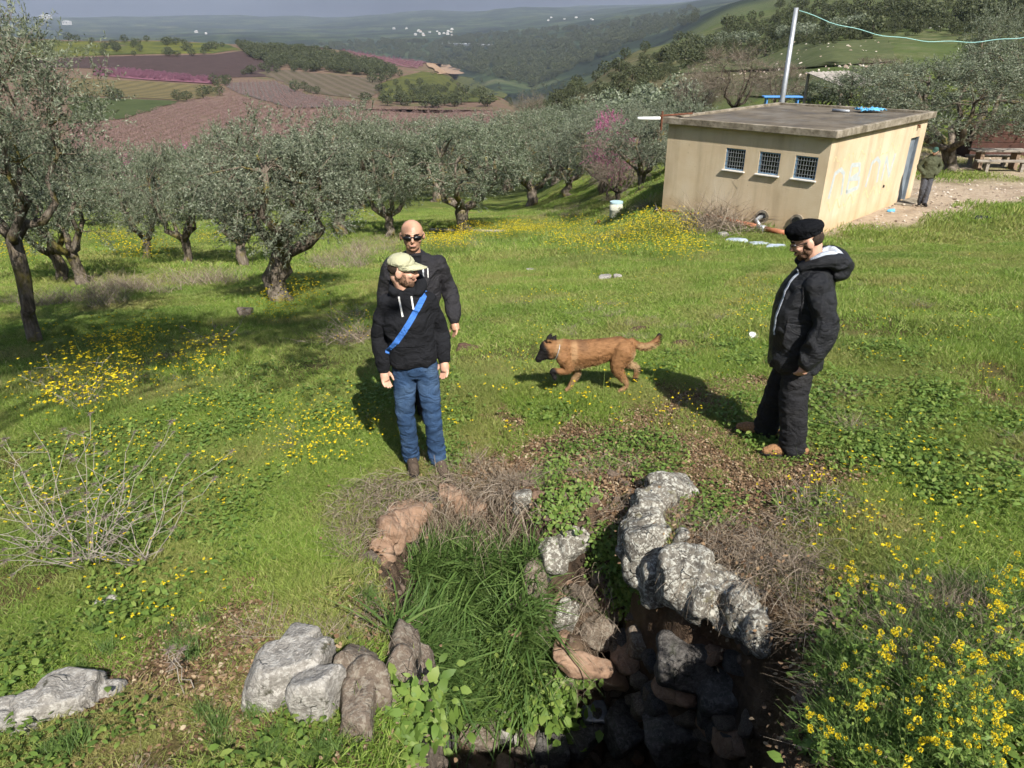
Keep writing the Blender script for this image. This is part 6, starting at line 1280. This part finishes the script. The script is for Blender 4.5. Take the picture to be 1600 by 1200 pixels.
# --- bald man with sunglasses, behind
def bald(e, J, s, g):
    T = hd_T((0, -.02, 1.650), R(4), R(2)) @ Matrix.Diagonal((1.16, 1.06, .97, 1)); core(e, J, T, M_skin2); face_parts(e, T, eyes=False); mb = MB()
    gl = MB().tube([T @ Vector((-.012, -.101, .012)), T @ Vector((.012, -.101, .012))], .005, 6).build('sunglasses', M_lens, e)
    for q in (-1, 1): MB().ell(T @ Vector((q * .034, -.094, .006)), (.032, .012, .019), T.to_3x3() @ Matrix.Rotation(q * .35, 3, 'Z')).build('lens', M_lens, gl, True); MB().tube([T @ Vector((q * .064, -.075, .012)), T @ Vector((q * .082, .015, .010))], .004, 6).build('temple', M_lens, gl)
    mb = MB(); torso(mb, [(0, 0, .86, .185, .135), (0, 0, 1.0, .19, .14), (0, -.01, 1.15, .195, .145), (0, -.01, 1.30, .205, .142), (0, 0, 1.40, .19, .12), (0, .01, 1.48, .115, .09)]); sleeves(mb, J, .078, .062, .050, .006); mb.tube([(0, .015, 1.44), (0, .018, 1.505)], [(.10), (.085)], 16)
    me = remesh(mb, .011, 1, 'jacket', M_bomb, fold(21, .015, 12, 7)); link('jacket', me, e); bv = bvh_of(me)
    ribbon_on(bv, [Vector((.0, 0, z)) for z in np.linspace(1.50, .95, 14)], (0, -1, 0), .13, 'shirt_front', M_hood, e, .001); ribbon_on(bv, [Vector((.075, 0, z)) for z in np.linspace(1.42, .92, 12)], (0, -1, 0), .010, 'zipper', M_galv, e, .004)
    ribbon_on(bv, [Vector((.11, 0, z)) for z in np.linspace(1.40, 1.33, 4)], (0, -1, 0), .008, 'badge', M_cord, e, .005)
    trousers(e, J, M_blackp, 'trousers', .095, .075, .07, 5, .155, .05); shoe(e, J['anR'], R(-8), M_sole); shoe(e, J['anL'], R(8), M_sole)
Bj = dict(pel=(0, 0, .94), chest=(0, 0, 1.28), neck=(0, 0, 1.49), shR=(-.185, .01, 1.39), elR=(-.275, .04, 1.15), wrR=(-.265, -.08, .94), hdR=(.1, -.3, -1), hnR=(.8, -.4, 0), shL=(.185, .01, 1.39), elL=(.275, .05, 1.16), wrL=(.305, -.10, .96), hdL=(.1, -.35, -.9), hnL=(-.8, -.4, 0),
          hipR=(-.09, 0, .88), knR=(-.12, -.03, .48), anR=(-.15, .03, .10), hipL=(.07, 0, .88), knL=(.03, -.04, .48), anL=(.01, -.02, .10))
person('bald man in dark jacket and sunglasses behind the young man', 664, 650, 338, 1.79, R(4), Bj, bald)
# --- man in the black beret and raincoat, in profile
def beret_man(e, J, s, g):
    T = hd_T((-.0, -.085, 1.625), R(2), R(26)); core(e, J, T, M_skin, curl=.75); face_parts(e, T); beard(e, T, M_beard)
    mb = MB().ell(T @ Vector((0, .050, .005)), (.081, .066, .060), T.to_3x3()); link('hair', remesh(mb, .008, 1, 'hair', M_hair, fold(4, .003, 70, 70)), e)
    mb = MB().ell(T @ Vector((0, .012, .092)), (.116, .132, .054), T.to_3x3() @ Matrix.Rotation(R(-10), 3, 'X')).ell(T @ Vector((0, .004, .055)), (.100, .120, .036), T.to_3x3() @ Matrix.Rotation(R(-8), 3, 'X')); link('beret', remesh(mb, .008, 3, 'beret', M_beret, fold(8, .003, 40, 30)), e)
    gl = MB().tube([T @ Vector((-.055, -.088, .008)), T @ Vector((0, -.108, .008)), T @ Vector((.055, -.088, .008))], .003, 5).build('glasses', M_sole, e)
    for q in (-1, 1): MB().tube([T @ Vector((q * .056, -.088, .010)), T @ Vector((q * .081, .0, .008))], .0035, 5).build('temple', M_sole, gl)
    mb = MB(); torso(mb, [(0, -.02, .70, .20, .18), (0, -.02, .73, .205, .185), (0, -.035, 1.0, .205, .185), (0, -.045, 1.18, .205, .185), (0, -.02, 1.32, .20, .16), (0, .0, 1.41, .165, .12), (0, .0, 1.48, .11, .095)]); sleeves(mb, J, .090, .078, .064, .008)
    chain(mb, [(-.085, -.10, 1.46), (-.12, -.02, 1.50), (-.12, .07, 1.53), (-.07, .15, 1.50), (0, .17, 1.47), (.07, .15, 1.50), (.12, .07, 1.53), (.12, -.02, 1.50), (.085, -.10, 1.46)], [.026, .032, .042, .062, .07, .062, .042, .032, .026]); mb.ell((0, .16, 1.43), (.12, .065, .075))
    me = remesh(mb, .011, 1, 'raincoat', M_nyl, fold(31, .018, 10, 7)); link('raincoat', me, e); bv = bvh_of(me)
    mb = MB(); chain(mb, [(-.06, .02, 1.52), (-.08, .075, 1.545), (-.05, .115, 1.54), (0, .13, 1.53), (.05, .115, 1.54), (.088, .07, 1.552), (.10, .01, 1.545), (.085, -.04, 1.51)], [.024, .034, .038, .04, .038, .036, .032, .02]); link('hood_lining', remesh(mb, .009, 2, 'hood_lining', M_lining, fold(9, .005, 20, 20)), e)
    ribbon_on(bv, [Vector((.055 - .01 * math.sin(t * 9), 0, 1.45 - .48 * t)) for t in np.linspace(0, 1, 16)], (.35, -1, 0), .022, 'zip_facing', M_lining, e, .004); ribbon_on(bv, [Vector((.12 + .02 * t, 0, 1.36 - .22 * t)) for t in np.linspace(0, 1, 7)], (.8, -.7, 0), .010, 'pocket_flap', M_bomb, e, .005)
    ribbon_on(bv, [Vector((0, -.06, 1.12 - .18 * t)) for t in np.linspace(0, 1, 7)], (1, -.4, 0), .008, 'side_pocket', M_bomb, e, .005)
    trousers(e, J, M_blackp, 'cargo_trousers', .115, .098, .092, 7, .175, .03); shoe(e, J['anR'], R(-12), M_boot, 'boot', 1.05); shoe(e, J['anL'], R(10), M_boot, 'boot', 1.05)
Cj = dict(pel=(0, 0, .92), chest=(0, -.02, 1.25), neck=(0, -.01, 1.47), shR=(-.175, .0, 1.36), elR=(-.275, .06, 1.12), wrR=(-.25, -.05, .86), hdR=(.1, -.2, -1), hnR=(.8, -.4, 0), shL=(.175, .02, 1.36), elL=(.28, .10, 1.12), wrL=(.27, .03, .85), hdL=(-.05, -.28, -1), hnL=(-.8, -.45, 0),
          hipR=(-.10, 0, .86), knR=(-.11, -.07, .48), anR=(-.13, -.13, .10), hipL=(.10, 0, .86), knL=(.12, .0, .48), anL=(.13, .06, .10))
person('man in black beret and black raincoat looking down into the pit', 1222, 697, 350, 1.765, R(-106), Cj, beret_man)
# --- man at the hut door
def door_man(e, J, s, g):
    T = hd_T((.02, -.05, 1.645), R(-30), R(16)); core(e, J, T, M_skin, .012, (False, False)); face_parts(e, T); beard(e, T, M_beard); cap(e, T, M_gcap)
    mb = MB(); torso(mb, [(0, 0, .84, .18, .135), (0, 0, .95, .195, .145), (0, -.01, 1.15, .19, .14), (0, -.01, 1.30, .20, .14), (0, 0, 1.42, .185, .12), (0, .01, 1.50, .11, .09), (0, .01, 1.55, .08, .08)]); sleeves(mb, J, .076, .064, .052); link('jacket', remesh(mb, .016, 3, 'jacket', M_green, fold(41, .012, 14, 5)), e)
    trousers(e, J, M_greyt, 'trousers', .095, .08, .07, 9, .15, .03); shoe(e, J['anR'], R(-20), M_sole); shoe(e, J['anL'], R(5), M_sole)
Dj = dict(pel=(0, 0, .94), chest=(0, 0, 1.28), neck=(0, 0, 1.49), shR=(-.175, .01, 1.385), elR=(-.31, .06, 1.18), wrR=(-.18, -.12, .97), hdR=(.3, -.2, -1), hnR=(.8, -.4, 0), shL=(.175, .01, 1.385), elL=(.32, .06, 1.18), wrL=(.18, -.12, .97), hdL=(-.3, -.2, -1), hnL=(-.8, -.4, 0),
          hipR=(-.09, 0, .88), knR=(-.08, -.04, .48), anR=(-.05, .03, .10), hipL=(.09, 0, .88), knL=(.07, -.06, .48), anL=(.05, -.09, .10))
person('man in olive jacket and green cap standing by the hut door', 1439, 321, 234, 1.79, R(-12), Dj, door_man)
# --- the dog
def dog():
    g = gp(912, 616); dep = g.y * CP - g.z * SP; k = 887 / 5.714 / (FPX / dep); print('DOG', g, k)
    def p(cx, cy, y=0.0): return Vector(((cx - 650) / 887, y, (788 - cy) / 887 / .9 - y * .52))
    e = empty('dog', g, R(4), 'tan shepherd dog with black muzzle trotting left across the grass', 'dog'); e.scale = (k, k, k)
    mb = MB(); ring = [(400, 405, .070, .090), (450, 436, .094, .158), (540, 444, .110, .160), (650, 434, .110, .148), (760, 422, .104, .136), (860, 402, .090, .120), (950, 395, .092, .120), (1020, 410, .080, .105), (1065, 400, .045, .060)]
    n = 16; o = len(mb.V)
    for cx, cy, ry, rz in ring:
        c = p(cx, cy)
        for i in range(n): t = 2 * math.pi * i / n; mb.V.append((c.x, c.y + ry * math.cos(t) * (1.0 if math.sin(t) > -.3 else .85), c.z + rz * math.sin(t)))
    for j in range(len(ring) - 1):
        for i in range(n): i2 = (i + 1) % n; mb.F.append((o + j * n + i, o + j * n + i2, o + (j + 1) * n + i2, o + (j + 1) * n + i))
    mb.F.append(tuple(range(o, o + n))); mb.F.append(tuple(range(o + (len(ring) - 1) * n, o + len(ring) * n))[::-1])
    chain(mb, [p(460, 400), p(400, 385), p(340, 375)], [.115, .088, .070]); mb.ell(p(318, 366), (.080, .068, .074)); chain(mb, [p(308, 388), p(272, 428), p(238, 468)], [.062, .046, .030]); mb.ell(p(278, 448), (.044, .032, .026)); mb.ell(p(340, 420), (.06, .055, .06))
    for (a, b, y) in (((322, 318), (343, 250), -.035), ((368, 315), (392, 262), .045)): mb.tube([p(*a, y), p((a[0] + b[0]) / 2, (a[1] + b[1]) / 2, y), p(*b, y)], [.036, .028, .005], 8)
    chain(mb, [p(1050, 350), p(1105, 380), p(1195, 388), p(1262, 350), p(1292, 290)], [.042, .033, .034, .032, .014])
    chain(mb, [p(450, 470, -.075), p(492, 560, -.085), p(425, 580, -.085), p(350, 572, -.085), p(362, 610, -.085), p(376, 640, -.085)], [.075, .045, .034, .025, .021, .023])
    chain(mb, [p(545, 500, .06), p(590, 590, .07), p(553, 670, .07), p(520, 730, .07), p(500, 746, .07)], [.065, .040, .026, .022, .024])
    chain(mb, [p(975, 430, -.06), p(915, 555, -.085), p(960, 645, -.085), p(1012, 716, -.08), p(978, 762, -.08), p(950, 780, -.085)], [.115, .070, .042, .027, .022, .024])
    chain(mb, [p(1010, 440, .05), p(1040, 520, .075), p(1085, 545, .08), p(1122, 570, .08), p(1122, 640, .08), p(1118, 672, .08)], [.085, .055, .036, .026, .020, .022])
    def fn(V, N_): return V + N_ * (.0035 * vn3(V[:, 0] * 25, V[:, 1] * 60, V[:, 2] * 60, 3) + .003 * vn3(V[:, 0] * 9, V[:, 1] * 9, V[:, 2] * 9, 4))[:, None]
    me = remesh(mb, .009, 4, 'body', None, fn); V = verts(me); cx = V[:, 0] * 887 + 650; cy = 788 - (V[:, 2] + V[:, 1] * .52) * 887 * .9; nz = fbm(V[:, 0] * 14, V[:, 1] * 14, V[:, 2] * 14, 3, 8)
    C = np.tile(np.array([.255, .130, .055]), (len(V), 1)); mixc = lambda C, c, f: C * (1 - f[:, None]) + np.array(c) * f[:, None]
    C = mixc(C, (.13, .060, .024), ss(370, 290, cy + 25 * nz) * ss(420, 520, cx) * .75); C = mixc(C, (.13, .070, .035), ss(60, 20, np.abs(cx - 600 - .35 * (cy - 350)) + 14 * nz) * ss(480, 380, cy) * .6)
    C = mixc(C, (.36, .22, .11), ss(40, 8, np.abs(cx - 545 + .05 * (cy - 400)) + 12 * nz) * ss(300, 360, cy) * ss(560, 480, cy) * .8); C = mixc(C, (.34, .21, .10), ss(40, 8, np.abs(cx - 400 - .3 * (400 - cy)) + 10 * nz) * ss(500, 460, cy) * .8)
    C = mixc(C, (.38, .26, .14), ss(1010, 1080, cx + 20 * nz) * ss(420, 470, cy) * ss(640, 560, cy)); C = mixc(C, (.34, .22, .11), ss(355, 380, cy) * ss(1080, 1110, cx) * ss(430, 400, cy)); C = mixc(C, (.30, .18, .09), ss(640, 720, cy)); C = mixc(C, (.30, .19, .10), ss(530, 575, cy + 10 * nz) * ss(520, 560, cx) * ss(880, 800, cx))
    blk = np.maximum(ss(345, 308, cx + .45 * (420 - cy) + 14 * nz), ss(322, 300, cy) * ss(405, 395, cx)); blk = np.maximum(blk, ss(310, 290, cy + 8 * nz) * ss(1230, 1260, cx)); blk = np.maximum(blk, ss(450, 475, cy) * ss(385, 350, cx) * (cy < 520)); blk = np.maximum(blk, ss(650, 665, cy) * ss(1095, 1105, cx)); blk = np.maximum(blk, ss(625, 636, cy) * ss(400, 390, cx))
    C = mixc(C, (.012, .010, .010), np.clip(blk, 0, 1)); vcol(me, 'coat', C)
    m = Mat('dog_coat', .75, .25); nf = m.noise(40, 4, .65, stretch=(.35, 1, 1)); m.color(m.mix(m.rng(nf, .35, .65, 0, .35), m.attr('coat'), (.16, .08, .03), 'MULTIPLY')); m.bump(m.noise(90, 3, .6, stretch=(.3, 1, 1)), .5, .008); me.materials.append(m.m); link('body', me, e)
    # short fur standing off the coat
    N_ = np.empty(len(V) * 3); me.vertices.foreach_get('normal', N_); N_ = N_.reshape(-1, 3); sel = np.random.default_rng(1).integers(0, len(V), 16000); b = V[sel]; d = unit(N_[sel] * .5 + np.array([1.0, 0, -.35]) + rng.normal(0, .15, (16000, 3))); ln = np.where(cx[sel] > 1090, .030, .014); Vf, Ff = ribbons(b - N_[sel] * .002, b + d * ln[:, None], np.full(16000, .0028), np.zeros((16000, 3)), 1)
    fm = mesh_np('fur', Vf, Ff, m.m); vcol(fm, 'coat', np.repeat(C[sel], 4, 0) * rng.uniform(.8, 1.25, (16000, 1)).repeat(4, 0)); link('fur', fm, e)
    for y in (-1, 1): MB().ell(p(292, 378) + Vector((0, y * .056, 0)), (.010, .006, .009)).build('eye', M_lens, e, True)
    MB().ell(p(228, 472), (.014, .014, .012)).build('nose', M_lens, e, True)
    c = p(395, 395); d_ = (p(330, 370) - p(430, 400)).normalized(); a_ = d_.orthogonal().normalized(); b_ = d_.cross(a_); MB().tube([c + (a_ * math.cos(t) + b_ * math.sin(t)) * .099 for t in np.linspace(0, 6.283, 25)], .004, 5, cap=False).build('collar_chain', M_galv, e, True)
dog()
# ------------------------------------------------------------------ air
mb = MB(); zlo = float(GZ.min()) - 1.0; zhi = max(float(GZ.max()), 60.0) + 15
mb.box((0, 4500, (zlo + zhi) / 2), (19400, 10400, zhi - zlo)); hzm = bpy.data.materials.new('haze'); hzm.use_nodes = True; hzm.node_tree.nodes.clear()
ho = hzm.node_tree.nodes.new('ShaderNodeOutputMaterial'); pv = hzm.node_tree.nodes.new('ShaderNodeVolumePrincipled'); pv.inputs['Color'].default_value = (.52, .60, .76, 1); pv.inputs['Density'].default_value = .00008; pv.inputs['Anisotropy'].default_value = .0
hzm.node_tree.links.new(pv.outputs[0], ho.inputs['Volume']); tag(mb.build('haze', hzm), 'pale blue haze filling the air of the valley', 'haze', kind='stuff')
print('TRIS', sum(sum(len(p.vertices) - 2 for p in me.polygons) if len(me.polygons) < 2000 else len(me.polygons) * 2 for me in bpy.data.meshes))
